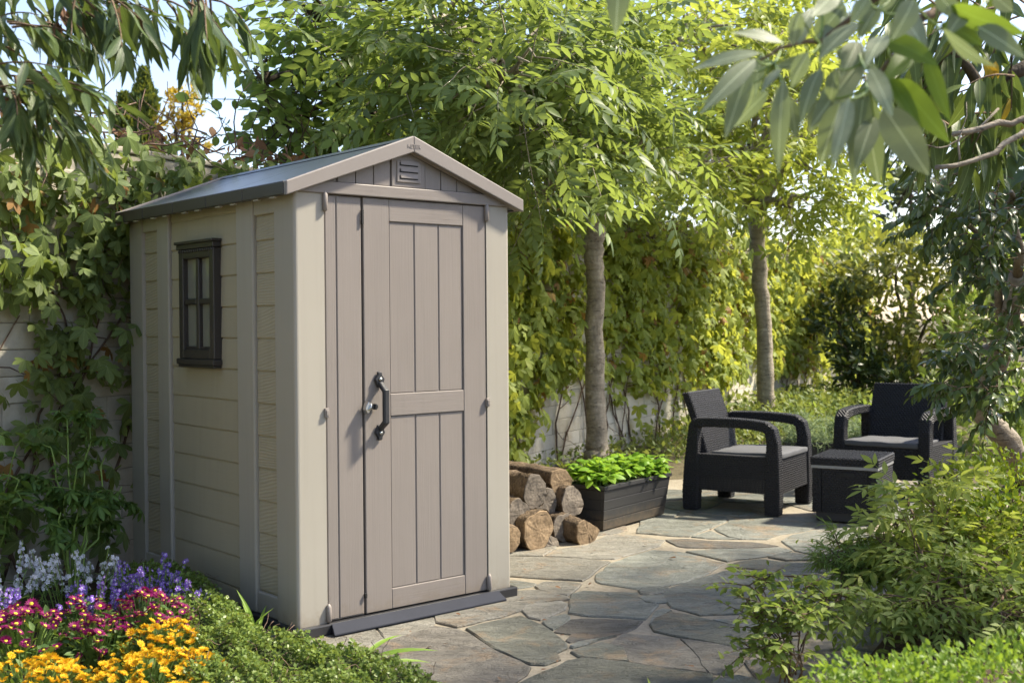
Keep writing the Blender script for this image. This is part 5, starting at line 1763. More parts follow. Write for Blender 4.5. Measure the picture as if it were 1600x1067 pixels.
for a, b in zip(LP, (p, d, u, s)): a.append(b)
fk = np.array([3.0, 4.3, 2.2])


def mango_extra(root, org):
    tw = MB(); tw.v, tw.f, tw.mi = tw_all.v, tw_all.f, tw_all.mi
    tw.build('twigs', M['twig'], root, True, org=org)['kind'] = 'stuff'
    r2 = np.random.RandomState(8)
    pts = [((1536, 92), (1558, 130)), ((1578, 150), (1572, 172)), ((1590, 155), (1598, 188)), ((1556, 96), (1552, 122))]
    A = np.array([P(*a, 3.75) for a, b in pts]); B = np.array([P(*b, 3.72) for a, b in pts])
    scatter(root, T_mango, A, B - A, np.tile([-0.2, -1, 0.3], (len(A), 1)), np.linalg.norm(B - A, axis=1) * 1.7, M['L_yellow'], 9, 'yellow_leaf')
    for path, r0, r1 in ((bez(P(1640, 195, 3.5), P(1490, 210, 3.4), 0.01, 8, 0.006, r2), 0.011, 0.009), (bez(P(1640, 180, 3.4), P(1462, 262, 3.3), -0.03, 9, 0.006, r2), 0.010, 0.007),
                         (bez(P(1560, 170, 3.45), P(1440, 225, 3.4), -0.04, 8, 0.006, r2), 0.004, 0.0015), (bez(P(1500, 250, 3.35), P(1510, 160, 3.4), 0.0, 5, 0.006, r2), 0.003, 0.001), (bez(P(1480, 215, 3.35), P(1458, 165, 3.4), 0.0, 5, 0.006, r2), 0.003, 0.001)):
        mb = MB(); mb.tube(path, np.linspace(r0, r1, len(path)), 6); mb.build('bare_branch', M['bark_p'], root, True, org=org)


hanging_tree('leathery_leaved_tree', 'dark tree with long leathery leaves, some yellowed, and bare pale branches', base,
             [(*base, 0.14), (3.1, 4.3, 1.2, 0.12), (*fk, 0.10)],
             [(bez(fk, P(1530, 140, 3.95), 0.15, 8, 0.015, rs), 0.045, 0.022), (bez(P(1530, 140, 3.95), P(1470, 60, 3.9), 0.02, 6, 0.01, rs), 0.022, 0.008), (bez(fk, (3.4, 5.6, 3.9), 0.2, 9, 0.03, rs), 0.06, 0.02)],
             T_mango, M['L_mango'], [np.concatenate(q) for q in LP], M['bark_d'], 200, 3, mango_extra)

# --- glossy ficus
rs = np.random.RandomState(81)
base = G(1600, 745); base[2] = -0.03
LP = [[], [], [], []]; tw_all = MB()
for (px, py, Y, rx, ry, rY, n) in ((1520, 300, 5.0, 70, 35, 0.35, 28), (1480, 325, 5.0, 40, 35, 0.3, 16), (1570, 360, 5.0, 50, 60, 0.4, 34), (1530, 400, 5.1, 60, 40, 0.3, 22), (1600, 470, 5.1, 30, 50, 0.3, 16), (1570, 550, 5.1, 50, 35, 0.3, 20), (1520, 580, 5.0, 40, 35, 0.25, 18), (1590, 620, 5.1, 40, 30, 0.3, 14), (1530, 620, 5.0, 40, 20, 0.2, 9)):
    add_twigs(spots(n, px, py, Y, rx, ry, rY, rs), 0.20, 13, 0.056, 0.7, 0.6, 0.4, (-0.5, -0.2, 0.1), rs, 0.003, LP, tw_all)
c_, u_ = rnd_ball(130, (3.0, 5.7, 2.0), (0.8, 1.0, 0.9), rs, 0.6)
px_ = 800 + FPX * c_[:, 0] / np.maximum(c_[:, 1], 0.3)
py_ = 503 - FPX * (c_[:, 2] - CAMZ) / np.maximum(c_[:, 1], 0.3)
c_ = c_[(px_ > 1580) | ((px_ > 1450) & (py_ < 90))]
tw, p, d, u, s = leafy_twigs(c_, rnd_unit(len(c_), rs) + [0, 0, -0.2], 0.45, 15, 0.9, 0.6, 0.11, rs, 0.004, 0.5)
tw_all.add(tw.v, tw.f)
for a, b in zip(LP, (p, d, u, s)): a.append(b)


def ficus_extra(root, org):
    tw = MB(); tw.v, tw.f, tw.mi = tw_all.v, tw_all.f, tw_all.mi
    tw.build('twigs', M['twig'], root, True, org=org)['kind'] = 'stuff'


hanging_tree('ficus_tree', 'glossy dark green ficus with pale leaning trunk beside the second armchair', base,
             [(*base, 0.075), (*P(1575, 690, 6.5), 0.07), (*P(1530, 640, 6.4), 0.062), (*P(1570, 540, 6.0), 0.05), (*P(1590, 430, 5.6), 0.04)],
             [(bez(P(1575, 540, 6.0), P(1500, 330, 5.0), 0.15, 8, 0.012, rs), 0.025, 0.008), (bez(P(1575, 560, 6.0), P(1500, 560, 5.05), 0.08, 8, 0.012, rs), 0.018, 0.006), (bez(P(1570, 540, 6.0), P(1475, 585, 5.8), 0.02, 6, 0.012, rs), 0.03, 0.012), (bez(P(1590, 430, 5.6), P(1580, 300, 5.1), 0.1, 6, 0.012, rs), 0.025, 0.01)],
             T_ficus, M['L_ficus'], [np.concatenate(q) for q in LP], M['bark_p'], 300, 4, ficus_extra)

# ------------------------------------------------------------------ trees and shrubs further back
def mass(name, label, cat, base, blobs, tm, mat, n_per, lsc, nparts, seed, bark='bark_d', th=0.05, group=None, updir=0.3, stems=5):
    """shrub or distant crown: leaves through the blobs' volume, stems from the base"""
    rs = np.random.RandomState(seed)
    base = np.array(base, float)
    root = thing(name, base, label, cat, group)
    pp, dd = [], []
    for c, r, n in blobs:
        # leaves gather in clumps
        nc = max(4, n // 14)
        cc, uu = rnd_ball(nc, c, r, rs, 0.4)
        i = rs.randint(0, nc, n)
        pos = cc[i] + rs.normal(size=(n, 3)) * np.array(r) * 0.16
        pp.append(pos); dd.append(uu[i] * 0.8 + rs.normal(size=(n, 3)) * 0.6 + np.array([0, 0, updir]))
        mb = MB()
        mb.tube(bez(base, c, 0.05, 7, 0.02 * np.linalg.norm(np.array(c) - base), rs), np.linspace(th, th * 0.3, 7), 7)
        for k in range(min(nc, stems)):
            mb.tube(bez(c, cc[k], 0.0, 4, 0.02, rs), np.linspace(th * 0.3, th * 0.1, 4), 4, False)
        mb.build('stem' if th < 0.06 else 'trunk', M[bark], root, True, org=base)
    pos = np.concatenate(pp); d = np.concatenate(dd); n = len(pos)
    scatter(root, tm, pos, d, rs.normal(size=(n, 3)) * 0.6 + np.array([0, -0.25, 0.8]), lsc * rs.uniform(0.65, 1.2, n), mat, nparts)
    return root


gz0 = -0.03
# shrubs at the end of the garden
mass('broad_leaved_shrub', 'tall broad-leaved shrub with yellowish tips closing the end of the garden', 'shrub', (5.2, 15.5, gz0),
     [PB(1400, 420, 15.5, 90, 55, 0.9, 900), PB(1330, 450, 16, 60, 60, 0.8, 500), PB(1450, 500, 15, 70, 70, 0.8, 700), PB(1520, 420, 15, 80, 60, 0.9, 600), PB(1400, 560, 15, 60, 50, 0.7, 500)], T_rhodo, M['L_rhodo'], 0, 0.15, 200, 91)
mass('dark_evergreen_shrub', 'dark glossy evergreen shrub in the corner by the wall end', 'shrub', (4.5, 15.0, gz0),
     [PB(1340, 560, 15, 45, 45, 0.6, 700), PB(1310, 500, 15.5, 40, 50, 0.6, 500), PB(1400, 600, 14.6, 60, 35, 0.6, 600)], T_rhodo, M['L_dark'], 0, 0.13, 150, 92)
mass('hedge_shrub', 'sunlit hedge rising above the far end of the wall', 'shrub', (5.8, 19.5, gz0),
     [PB(1330, 375, 19, 60, 28, 0.8, 700), PB(1400, 380, 20, 70, 25, 0.8, 600), PB(1290, 430, 18, 50, 50, 0.8, 600)], T_ov3, M['L_creeper_s'], 0, 0.13, 60, 93)
mass('shaded_shrub', 'green shrub behind the ficus at the side of the garden', 'shrub', (5.0, 11.0, gz0),
     [PB(1560, 520, 11, 80, 90, 0.8, 900), PB(1600, 640, 10, 60, 50, 0.7, 500), PB(1500, 610, 11.5, 50, 40, 0.6, 400), PB(1580, 400, 11.5, 70, 60, 0.7, 500)], T_rhodo, M['L_nandd'], 0, 0.12, 100, 94)
# distant trees
for (px, py, Y, rx, ry, lab, nm, mt, sd_) in (
        (1420, 290, 26, 75, 70, 'blue-green far tree beyond the end of the garden', 'distant_tree', 'L_pine', 101),
        (1560, 260, 24, 80, 90, 'dim blue-green far tree behind the leathery-leaved tree', 'distant_tree', 'L_pine', 102),
        (760, 260, 15, 140, 70, 'yellow-green tree beyond the wall filling the view under the ash crown', 'distant_tree', 'L_ash_s', 103),
        (950, 270, 17, 130, 80, 'bright tree beyond the wall behind the slim ash trunk', 'distant_tree', 'L_ash_s', 104),
        (1120, 270, 19, 130, 90, 'bright tree beyond the wall behind the leaning ash trunk', 'distant_tree', 'L_ash_s', 105),
        (880, 90, 18, 150, 90, 'tall sunlit tree beyond the wall showing through the ash crowns', 'distant_tree', 'L_ash_s', 106),
        (1180, 90, 20, 160, 110, 'tallest sunlit yellow-green tree beyond the wall', 'distant_tree', 'L_ash_s', 107),
        (440, 300, 14, 50, 22, 'yellow bush showing low above the wall behind the shed roof', 'distant_tree', 'L_gold', 108)):
    c = P(px, py, Y)
    mass(nm, lab, 'tree', (c[0], Y, gz0), [PB(px, py, Y, rx, ry, rx / FPX * Y * 0.8, int(rx * ry / 9))], T_ov3, M[mt], 0, 0.19 if Y < 22 else 0.24, 0, sd_, th=0.12)


def cypress(px0, py0, Y, wpx, hpx, label, seed):
    rs = np.random.RandomState(seed)
    tip = P(px0, py0, Y); b = np.array([tip[0], Y, gz0])
    root = thing('cypress_tree', b, label, 'tree', 'cypresses beyond the wall')
    hw = wpx / FPX * Y / 2; h = tip[2] - gz0
    mb = MB(); mb.tube([(b[0], b[1], gz0), (tip[0], tip[1], tip[2] * 0.9)], [0.15, 0.02], 8); mb.build('trunk', M['bark_d'], root, True, org=b)
    n = 6000
    z = rs.uniform(0.25, 1.0, n) ** 0.8
    r = hw * np.clip((1 - z) * 7.0, 0.03, 1) ** 0.8 * (0.8 + 0.3 * np.sin(z * 40 + rs.uniform(0, 6))) * rs.uniform(0.3, 1, n) ** 0.5
    a = rs.uniform(0, 2 * math.pi, n)
    pos = np.stack([b[0] + r * np.cos(a), b[1] + r * np.sin(a), gz0 + z * h], 1)
    d = np.stack([np.cos(a) * 0.5, np.sin(a) * 0.5, np.ones(n)], 1) + rs.normal(size=(n, 3)) * 0.25
    scatter(root, T_small, pos, d, rnd_unit(n, rs), rs.uniform(0.10, 0.22, n), M['L_cyp'], 0)


cypress(225, 112, 26, 44, 0, 'taller pointed cypress beyond the wall, tips lit yellow', 111)
cypress(193, 152, 27, 36, 0, 'shorter dark cypress beyond the wall', 112)
c = P(285, 175, 22)
mass('golden_tree', 'yellow autumn tree beyond the wall beside the cypresses', 'tree', (c[0], 22, gz0), [PB(285, 160, 22, 26, 26, 0.4, 420), PB(275, 195, 22, 26, 22, 0.4, 300), PB(305, 185, 22, 14, 16, 0.3, 120), PB(310, 225, 22, 16, 14, 0.3, 90)], T_ov3, M['L_gold'], 0, 0.11, 60, 113, th=0.08)

# ================================================================== PLANTS IN PLANTERS
def herb(name, label, base, h, spread, nst, tm, mat, lsc, seed, group, nparts, cat, per=7, tilt=(0, 0, 0)):
    """a bushy herb: short stems with pairs of leaves towards the top"""
    rs = np.random.RandomState(seed)
    base = np.array(base, float)
    root = thing(name, base, label, cat, group)
    mb = MB(); PP, DD, UU, SS = [], [], [], []
    for k in range(nst):
        a = rs.uniform(0, 2 * math.pi); r = spread * math.sqrt(rs.rand())
        tip = base + np.array([math.cos(a) * r, math.sin(a) * r, h * rs.uniform(0.7, 1.05) * (1 - 0.35 * (r / spread) ** 2)]) + np.array(tilt) * h
        path = bez(base + np.array([math.cos(a), math.sin(a), 0]) * r * 0.3, tip, 0.01, 5, 0.003, rs)
        mb.tube(path, np.linspace(0.004, 0.002, 5), 4, False)
        for j in range(per):
            q = 0.45 + 0.55 * (j + 1) / per
            f = q * 4; i0 = min(3, int(f)); p = path[i0] + (path[i0 + 1] - path[i0]) * (f - i0)
            b = rs.uniform(0, 2 * math.pi)
            PP.append(p); DD.append((math.cos(b), math.sin(b), rs.uniform(-0.25, 0.5))); UU.append(np.array([0, 0, 1]) + rs.normal(size=3) * 0.3); SS.append(lsc * rs.uniform(0.6, 1.15))
    mb.build('stems', M['stem_g'], root, True, org=base)['kind'] = 'stuff'
    scatter(root, tm, np.array(PP), np.array(DD), np.array(UU), np.array(SS), mat, nparts)
    return root


PN = np.array([-PE[1], PE[0]])
for i in range(6):
    for j in range(2):
        q = PL + PE * (0.075 + i * 0.118) + PN * (0.08 + 0.115 * j)
        herb('basil_plant', 'bright green bushy basil plant growing in the planter box', (q[0], q[1], 0.20), 0.185, 0.125, 11, T_basil, M['L_basil'], 0.064, 300 + i * 2 + j, 'basil plants in the planter', 36, 'basil', 8)


def feather(name, label, base, h, r, n, mat, seed, group, cat):
    rs = np.random.RandomState(seed); base = np.array(base, float)
    root = thing(name, base, label, cat, group)
    mb = MB(); PP, DD, UU = [], [], []
    for k in range(n):
        u = rnd_unit(1, rs)[0]; u[2] = abs(u[2])
        tip = base + u * np.array([r, r, h]) * rs.uniform(0.75, 1.1)
        path = bez(base, tip, 0.02, 5, 0.006, rs)
        mb.tube(path, np.linspace(0.003, 0.001, 5), 3, False)
        for j in range(22):
            q = 0.35 + 0.65 * rs.rand(); f = q * 4; i0 = min(3, int(f)); p = path[i0] + (path[i0 + 1] - path[i0]) * (f - i0)
            PP.append(p); DD.append(nrm(tip - base) * 0.5 + rs.normal(size=3) * 0.6); UU.append(rs.normal(size=3) + [0, 0, 0.5])
    mb.build('stems', M['stem_g'], root, True, org=base)['kind'] = 'stuff'
    scatter(root, T_strap, np.array(PP), np.array(DD), np.array(UU), rs.uniform(0.03, 0.06, len(PP)), mat, 0)


for i in range(3):
    feather('feathery_plant', 'feathery grey-green mound growing in the planter behind the cool box', (P2[0] + 0.12 + i * 0.24, P2[1] + 0.11 - i * 0.02, 0.21), 0.28, 0.20, 70, M['L_santo'], 330 + i, 'feathery plants in the rear planter', 'plant')

# ================================================================== SHRUBS BESIDE THE PAVING
def twiggy(name, label, base, canes, tm, mat, twig, nleaf, lsc, nparts, seed, cat='shrub', bark='twig', ntw=6, droop=0.4, spread=0.75, cr=0.009, hang=0.05, group=None):
    """canes: list of tip points; leafy twigs leave the upper half of every cane"""
    rs = np.random.RandomState(seed); base = np.array(base, float)
    root = thing(name, base, label, cat, group)
    LPs = [[], [], [], []]
    for tip in canes:
        tip = np.array(tip, float)
        path = bez(base + rs.normal(size=3) * [0.03, 0.03, 0], tip, 0.04, 9, 0.008, rs)
        mb = MB(); mb.tube(path, np.linspace(cr, cr * 0.4, 9), 6)
        st = [path[int(i)] for i in rs.randint(4, 9, ntw)]
        dd = [nrm(tip - base) * 0.4 + nrm(rs.normal(size=3) * [1, 1, 0.4]) for _ in st]
        tw, p, d, u, s = leafy_twigs(st, dd, twig, nleaf, droop, spread, lsc, rs, 0.003, hang)
        mb.add(tw.v, tw.f)
        mb.build('cane', M[bark], root, True, org=base)
        for a, b in zip(LPs, (p, d, u, s)): a.append(b)
    scatter(root, tm, *[np.concatenate(q) for q in LPs], mat, nparts)
    return root


# nandina with the bare brown stem
rs = np.random.RandomState(400)
nb = G(1466, 960, 0.03)
canes = [P(px, py, Y) for px, py, Y in ((1455, 745, 4.75), (1420, 770, 4.8), (1385, 800, 4.7), (1500, 760, 4.8), (1540, 780, 4.85), (1370, 840, 4.6), (1430, 820, 4.55), (1480, 800, 4.6), (1560, 820, 4.7), (1590, 770, 4.9), (1500, 850, 4.5), (1400, 850, 4.5))]
twiggy('nandina_shrub', 'pale green nandina shrub with bare brown stem beside the paving', nb, canes, T_nand, M['L_nand'], 0.13, 3, 0.16, 300, 401, ntw=9, cr=0.010)
# low nandina with darker leaves at the path edge
nb = G(1235, 1062, 0.02)
canes = [P(px, py, Y) for px, py, Y in ((1170, 915, 3.75), (1195, 905, 3.8), (1230, 900, 3.8), (1265, 905, 3.85), (1180, 960, 3.7), (1215, 950, 3.65), (1290, 930, 3.85), (1250, 960, 3.6), (1170, 1010, 3.65), (1320, 920, 3.9), (1210, 1010, 3.55))]
twiggy('young_nandina', 'young dark-leaved nandina leaning over the paving edge', nb, canes, T_ov, M['L_nandd'], 0.12, 10, 0.038, 300, 402, ntw=11, cr=0.0035, droop=0.3)
nb = G(1520, 1010, 0.03)
canes = [P(px, py, Y) for px, py, Y in ((1440, 900, 4.2), (1400, 930, 4.1), (1500, 900, 4.2), (1560, 920, 4.2), (1360, 940, 4.1), (1470, 950, 4.0), (1540, 870, 4.3), (1600, 900, 4.3), (1430, 860, 4.35), (1580, 960, 3.9))]
twiggy('nandina_shrub', 'lower nandina with drooping olive leaves behind the clipped box', nb, canes, T_nand, M['L_nandd'], 0.16, 4, 0.12, 260, 403, ntw=10, cr=0.008)
nb = G(1330, 960, 0.03)
canes = [P(px, py, Y) for px, py, Y in ((1310, 850, 4.7), (1340, 840, 4.75), (1370, 850, 4.7), (1325, 890, 4.6), (1355, 890, 4.6), (1300, 880, 4.65), (1385, 880, 4.65))]
twiggy('fine_leaved_shrub', 'small light green fine-leaved shrub at the foot of the nandina', nb, canes, T_strap, M['L_fine'], 0.11, 26, 0.05, 0, 404, ntw=16, cr=0.005, spread=0.55, droop=0.1)


def clump(name, label, base, blobs, tm, mat, lsc, seed, core=True, cat='shrub', nparts=0, stemmat='twig'):
    """dense clipped or natural mound: leaves on the mound's skin, twigs within"""
    rs = np.random.RandomState(seed); base = np.array(base, float)
    root = thing(name, base, label, cat)
    pp, dd = [], []
    mb = MB()
    for c, r, n in blobs:
        c = np.array(c); r = np.array(r)
        u = rnd_unit(n, rs)
        rr = rs.uniform(0.72, 1.06, (n, 1)) + 0.06 * np.sin(u[:, :1] * 9 + c[0] * 7) + 0.06 * np.sin(u[:, 2:3] * 8 + u[:, 1:2] * 7)
        pp.append(c + u * r * rr); dd.append(u + rs.normal(size=(n, 3)) * 0.7 + [0, 0, 0.25])
        for k in range(26):
            v = rnd_unit(1, rs)[0]
            mb.tube(bez(np.array([c[0], c[1], max(0.02, c[2] - r[2])]), c + v * r * 0.95, 0.01, 5, 0.008, rs), np.linspace(0.006, 0.0015, 5), 4, False)
    mb.build('stems', M[stemmat], root, True, org=base)['kind'] = 'stuff'
    pos = np.concatenate(pp); d = np.concatenate(dd); k = pos[:, 2] > 0.0
    pos, d = pos[k], d[k]; n = len(pos)
    scatter(root, tm, pos, d, rs.normal(size=(n, 3)) * 0.5 + np.array([0, -0.2, 0.9]), lsc * rs.uniform(0.6, 1.15, n), mat, nparts)
    return root


clump('golden_privet', 'bright yellow-green small-leaved privet behind the nandina', (2.2, 5.0, 0.03),
      [((2.12, 5.05, 0.33), (0.36, 0.34, 0.24), 2600), ((2.0, 4.6, 0.27), (0.30, 0.32, 0.24), 2200), ((2.5, 4.9, 0.36), (0.30, 0.34, 0.24), 1600)], T_ov3, M['L_privet'], 0.034, 411, nparts=200)
clump('clipped_box', 'soft bright green clipped box bush close to the camera', (0.95, 2.35, 0.03),
      [((0.80, 2.38, 0.30), (0.22, 0.26, 0.165), 6000), ((1.07, 2.42, 0.31), (0.27, 0.28, 0.175), 6400), ((1.37, 2.4, 0.31), (0.25, 0.30, 0.165), 4400), ((0.98, 2.15, 0.25), (0.38, 0.28, 0.18), 4400)], T_ov3, M['L_box'], 0.018, 412, nparts=280)

# undergrowth along the foot of the wall and behind the patio
def undergrowth(name, label, pts, mat, lsc, n, seed, h=0.16):
    rs = np.random.RandomState(seed)
    o_ = thing(name, (*np.mean(pts, axis=0), -0.03), label, 'ground cover')
    pos = []
    for _ in range(n):
        a = pts[rs.randint(len(pts))]
        pos.append((a[0] + rs.normal() * 0.28, a[1] + rs.normal() * 0.28, -0.02 + h * rs.rand() ** 1.3))
    pos = np.array(pos)
    scatter(o_, T_ov3, pos, rs.normal(size=(n, 3)) + [0, 0, 0.5], rs.normal(size=(n, 3)) * 0.5 + [0, 0, 1], lsc * rs.uniform(0.5, 1.2, n), mat, 0, rest='leaf_mass')
    o_['kind'] = 'stuff'


strip = [(1.15 + 0.28 * k + 0.45 * q, 3.4 + 0.62 * k) for k in range(6) for q in (0, 0.5, 1.0, 1.5)]
undergrowth('bed_undergrowth', 'low green leaves covering the soil of the shrub bed', strip, M['L_nandd'], 0.05, 3000, 420, 0.10)
strip = [(*(WA + WD * t + WN * o)[:2],) for t in np.arange(-0.9, 3.4, 0.22) for o in (0.12, 0.35, 0.65, 0.95) if o < 0.5 or t > 0.2]
undergrowth('wall_undergrowth', 'low weeds along the foot of the wall behind the planter', strip, M['L_under'], 0.055, 3000, 421, 0.15)
strip = [(*(WA + WD * t + WN * o)[:2],) for t in np.arange(2.4, 8.6, 0.25) for o in (0.25, 0.65, 1.1)]
undergrowth('sunlit_undergrowth', 'sunlit yellow-green ground cover behind the armchairs', strip, M['L_under'], 0.075, 6500, 422, 0.34)
strip = [(x, y) for x in np.arange(2.9, 6.5, 0.4) for y in np.arange(8.6, 15, 0.5)]
undergrowth('far_undergrowth', 'green ground cover at the end of the garden', strip, M['L_nandd'], 0.09, 4200, 423, 0.28)

# ================================================================== THE FLOWER BED
rs = np.random.RandomState(500)
# mat of tiny-leaved ground cover spilling over the paving edge
MOUND = [((-1.30, 4.45), (0.22, 0.22), 0.20), ((-1.12, 4.12), (0.22, 0.24), 0.19), ((-1.45, 4.70), (0.20, 0.20), 0.20), ((-0.95, 3.82), (0.20, 0.20), 0.18), ((-0.80, 3.75), (0.22, 0.17), 0.17), ((-0.58, 3.66), (0.20, 0.16), 0.15), ((-0.40, 3.58), (0.17, 0.15), 0.12),
         ((-0.85, 3.45), (0.26, 0.22), 0.16), ((-0.55, 3.38), (0.25, 0.2), 0.14), ((-0.30, 3.42), (0.15, 0.16), 0.08), ((-1.15, 3.80), (0.2, 0.2), 0.15), ((-1.2, 4.3), (0.2, 0.2), 0.17)]


def mound_h(x, y):
    h = np.zeros_like(x)
    for (cx_, cy_), (rx, ry), hh in MOUND:
        q = 1 - ((x - cx_) / rx) ** 2 - ((y - cy_) / ry) ** 2
        h = np.maximum(h, hh * np.sqrt(np.clip(q, 0, 1)))
    return h


cover = thing('ground_cover', (-0.85, 3.8, 0.0), 'spreading mat of tiny round-leaved ground cover spilling onto the paving', 'ground cover')
cover['kind'] = 'stuff'
X = rs.uniform(-1.75, -0.1, 130000); Yv = rs.uniform(3.1, 5.0, 130000); H = mound_h(X, Yv)
k = H > 0.01
X, Yv, H = X[k], Yv[k], H[k]; n = len(X)
lump = 0.022 * np.sin(X * 31 + 2 * np.sin(Yv * 23)) * np.sin(Yv * 37) + 0.016 * np.sin(X * 71 + Yv * 53)
keep = rs.rand(n) < np.clip(0.72 + 14 * lump, 0.3, 1)
pos = np.stack([X, Yv, np.maximum(0.012, H + lump - rs.gamma(1.5, 0.014, n))], 1)[keep]
n = len(pos)
scatter(cover, leaf_tm(0.8, 0.1, 0.1, 2, 'round'), pos, rs.normal(size=(n, 3)) + [0, 0, 0.15], rs.normal(size=(n, 3)) * 0.5 + [0, -0.25, 0.9], rs.uniform(0.010, 0.019, n), M['L_cover'], 0, rest='leaf_mass')
mb = MB()
for i in range(420):
    j = rs.randint(n); p = pos[j]; q = [p - [0, 0, 0.01]]; d = rs.normal(size=3) * [1, 1, 0.3]
    for c in range(5):
        d = nrm(d + rs.normal(size=3) * 0.5); z = p[2]; q.append(q[-1] + d * 0.018)
    mb.tube(q, 0.0012, 3, False)
mb.build('wiry_stems', M['vine'], cover, org=np.array(cover.location))['kind'] = 'stuff'
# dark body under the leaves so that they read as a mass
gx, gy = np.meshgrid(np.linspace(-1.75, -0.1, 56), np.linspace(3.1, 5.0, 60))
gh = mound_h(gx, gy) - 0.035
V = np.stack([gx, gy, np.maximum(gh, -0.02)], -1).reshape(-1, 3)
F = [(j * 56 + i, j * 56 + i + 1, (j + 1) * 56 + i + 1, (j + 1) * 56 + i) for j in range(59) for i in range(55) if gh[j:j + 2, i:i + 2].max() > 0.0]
mb = MB(); mb.add(V, F); mb.build('root_mat', M['cover_body'], cover, True, org=np.array(cover.location))['kind'] = 'stuff'


def flower_mesh(name, npet, rad, mats, rings=2, cup=0.25, cr=0.28, pw=0.28, seed=1):
    rs = np.random.RandomState(seed)
    mb = MB()
    for r_ in range(rings):
        R_ = rad * (1.0 - 0.25 * r_)
        for i in range(npet):
            a = 2 * math.pi * (i + 0.5 * r_) / npet + rs.normal() * 0.06
            ca, sa = math.cos(a), math.sin(a); w = R_ * pw * rs.uniform(0.8, 1.1); z = cup * R_ * (1 + 0.9 * r_) * rs.uniform(0.5, 1.2)
            f = lambda rr, ww, zz: (ca * rr - sa * ww, sa * rr + ca * ww, zz)
            mb.add([f(rad * 0.12, 0, 0.0), f(R_ * 0.6, -w * 0.5, z * 0.6), f(R_, 0, z), f(R_ * 0.6, w * 0.5, z * 0.6)], [(0, 1, 2, 3)])
    mb.cur = 1
    n = 10
    V = [(0, 0, rad * 0.26)] + [(math.cos(2 * math.pi * i / n) * rad * cr, math.sin(2 * math.pi * i / n) * rad * cr, rad * 0.16) for i in range(n)] + [(math.cos(2 * math.pi * i / n) * rad * cr, math.sin(2 * math.pi * i / n) * rad * cr, -0.001) for i in range(n)]
    mb.add(V, [(0, 1 + i, 1 + (i + 1) % n) for i in range(n)] + [(1 + i, 1 + n + i, 1 + n + (i + 1) % n, 1 + (i + 1) % n) for i in range(n)])
    return mb.mesh(name, mats)


FY = [flower_mesh('flower', 15, 0.0158, [M['F_yellow'], M['F_orange']], 3, 0.35, 0.22, 0.3, i) for i in range(3)]
FM = [flower_mesh('flower', 15, 0.0205, [M['F_magenta'], M['F_centre']], 2, 0.25, 0.26, 0.3, i) for i in range(3)]
FA = [flower_mesh('floret', 5, 0.0095, [M['F_purple'], M['F_white']], 1, 0.3, 0.25, 0.9, i) for i in range(2)]
FW = [flower_mesh('floret', 5, 0.0090, [M['F_white'], M['F_white']], 1, 0.3, 0.2, 0.9, i) for i in range(2)]


def mum(label, c, r, h, nfl, fl, seed, group, cluster=0.5):
    """bushy chrysanthemum: leaves and stems below, flower heads on the dome"""
    rs = np.random.RandomState(seed); base = np.array([c[0], c[1], 0.03])
    root = thing('chrysanthemum', base, label, 'flowers', group)
    mb = MB(); n = 420
    cents = rnd_unit(7, rs) * [1, 1, 0.2]
    for k in range(nfl):
        for _ in range(8):
            u = rs.uniform(-1, 1, 2)
            if u @ u > 1: continue
            g = max(np.exp(-((u[0] - q[0] * .75) ** 2 + (u[1] - q[1] * .75) ** 2) / 0.10) for q in cents)
            if rs.rand() < (1 - cluster) + cluster * g: break
        p = base + np.array([u[0] * r, u[1] * r, h * (1 - 0.5 * (u @ u)) + rs.normal() * 0.010])
        mb.tube(bez(base + [u[0] * r * 0.35, u[1] * r * 0.35, 0], p, 0.01, 4), [0.0022, 0.002, 0.0018, 0.0015], 3, False)
        o = bpy.data.objects.new('flower', fl[rs.randint(len(fl))]); COL.objects.link(o); o.parent = root
        o.location = tuple(p - base + [0, 0, 0.002]); o.rotation_euler = (rs.normal() * 0.35 + 0.35, rs.normal() * 0.35 + u[0] * 0.3, rs.uniform(0, 6.28)); s = rs.choice([rs.uniform(0.35, 0.6), rs.uniform(0.7, 1.2)], p=[0.25, 0.75]); o.scale = (s, s, s * rs.uniform(0.8, 1.3))
    mb.build('stems', M['stem_g'], root, org=base)['kind'] = 'stuff'
    a = rs.uniform(-1, 1, (n, 2)); a = a[(a ** 2).sum(1) < 1]; n = len(a)
    z = (h * (1 - 0.5 * (a ** 2).sum(1)) - 0.012) * rs.uniform(0.25, 1.0, n)
    pos = np.stack([base[0] + a[:, 0] * r, base[1] + a[:, 1] * r, base[2] + z], 1)
    scatter(root, T_ov3, pos, np.concatenate([a, np.full((n, 1), 0.5)], 1) + rs.normal(size=(n, 3)) * 0.5, rs.normal(size=(n, 3)) * 0.5 + [0, 0, 1], rs.uniform(0.022, 0.042, n), M['L_mum'], 0)


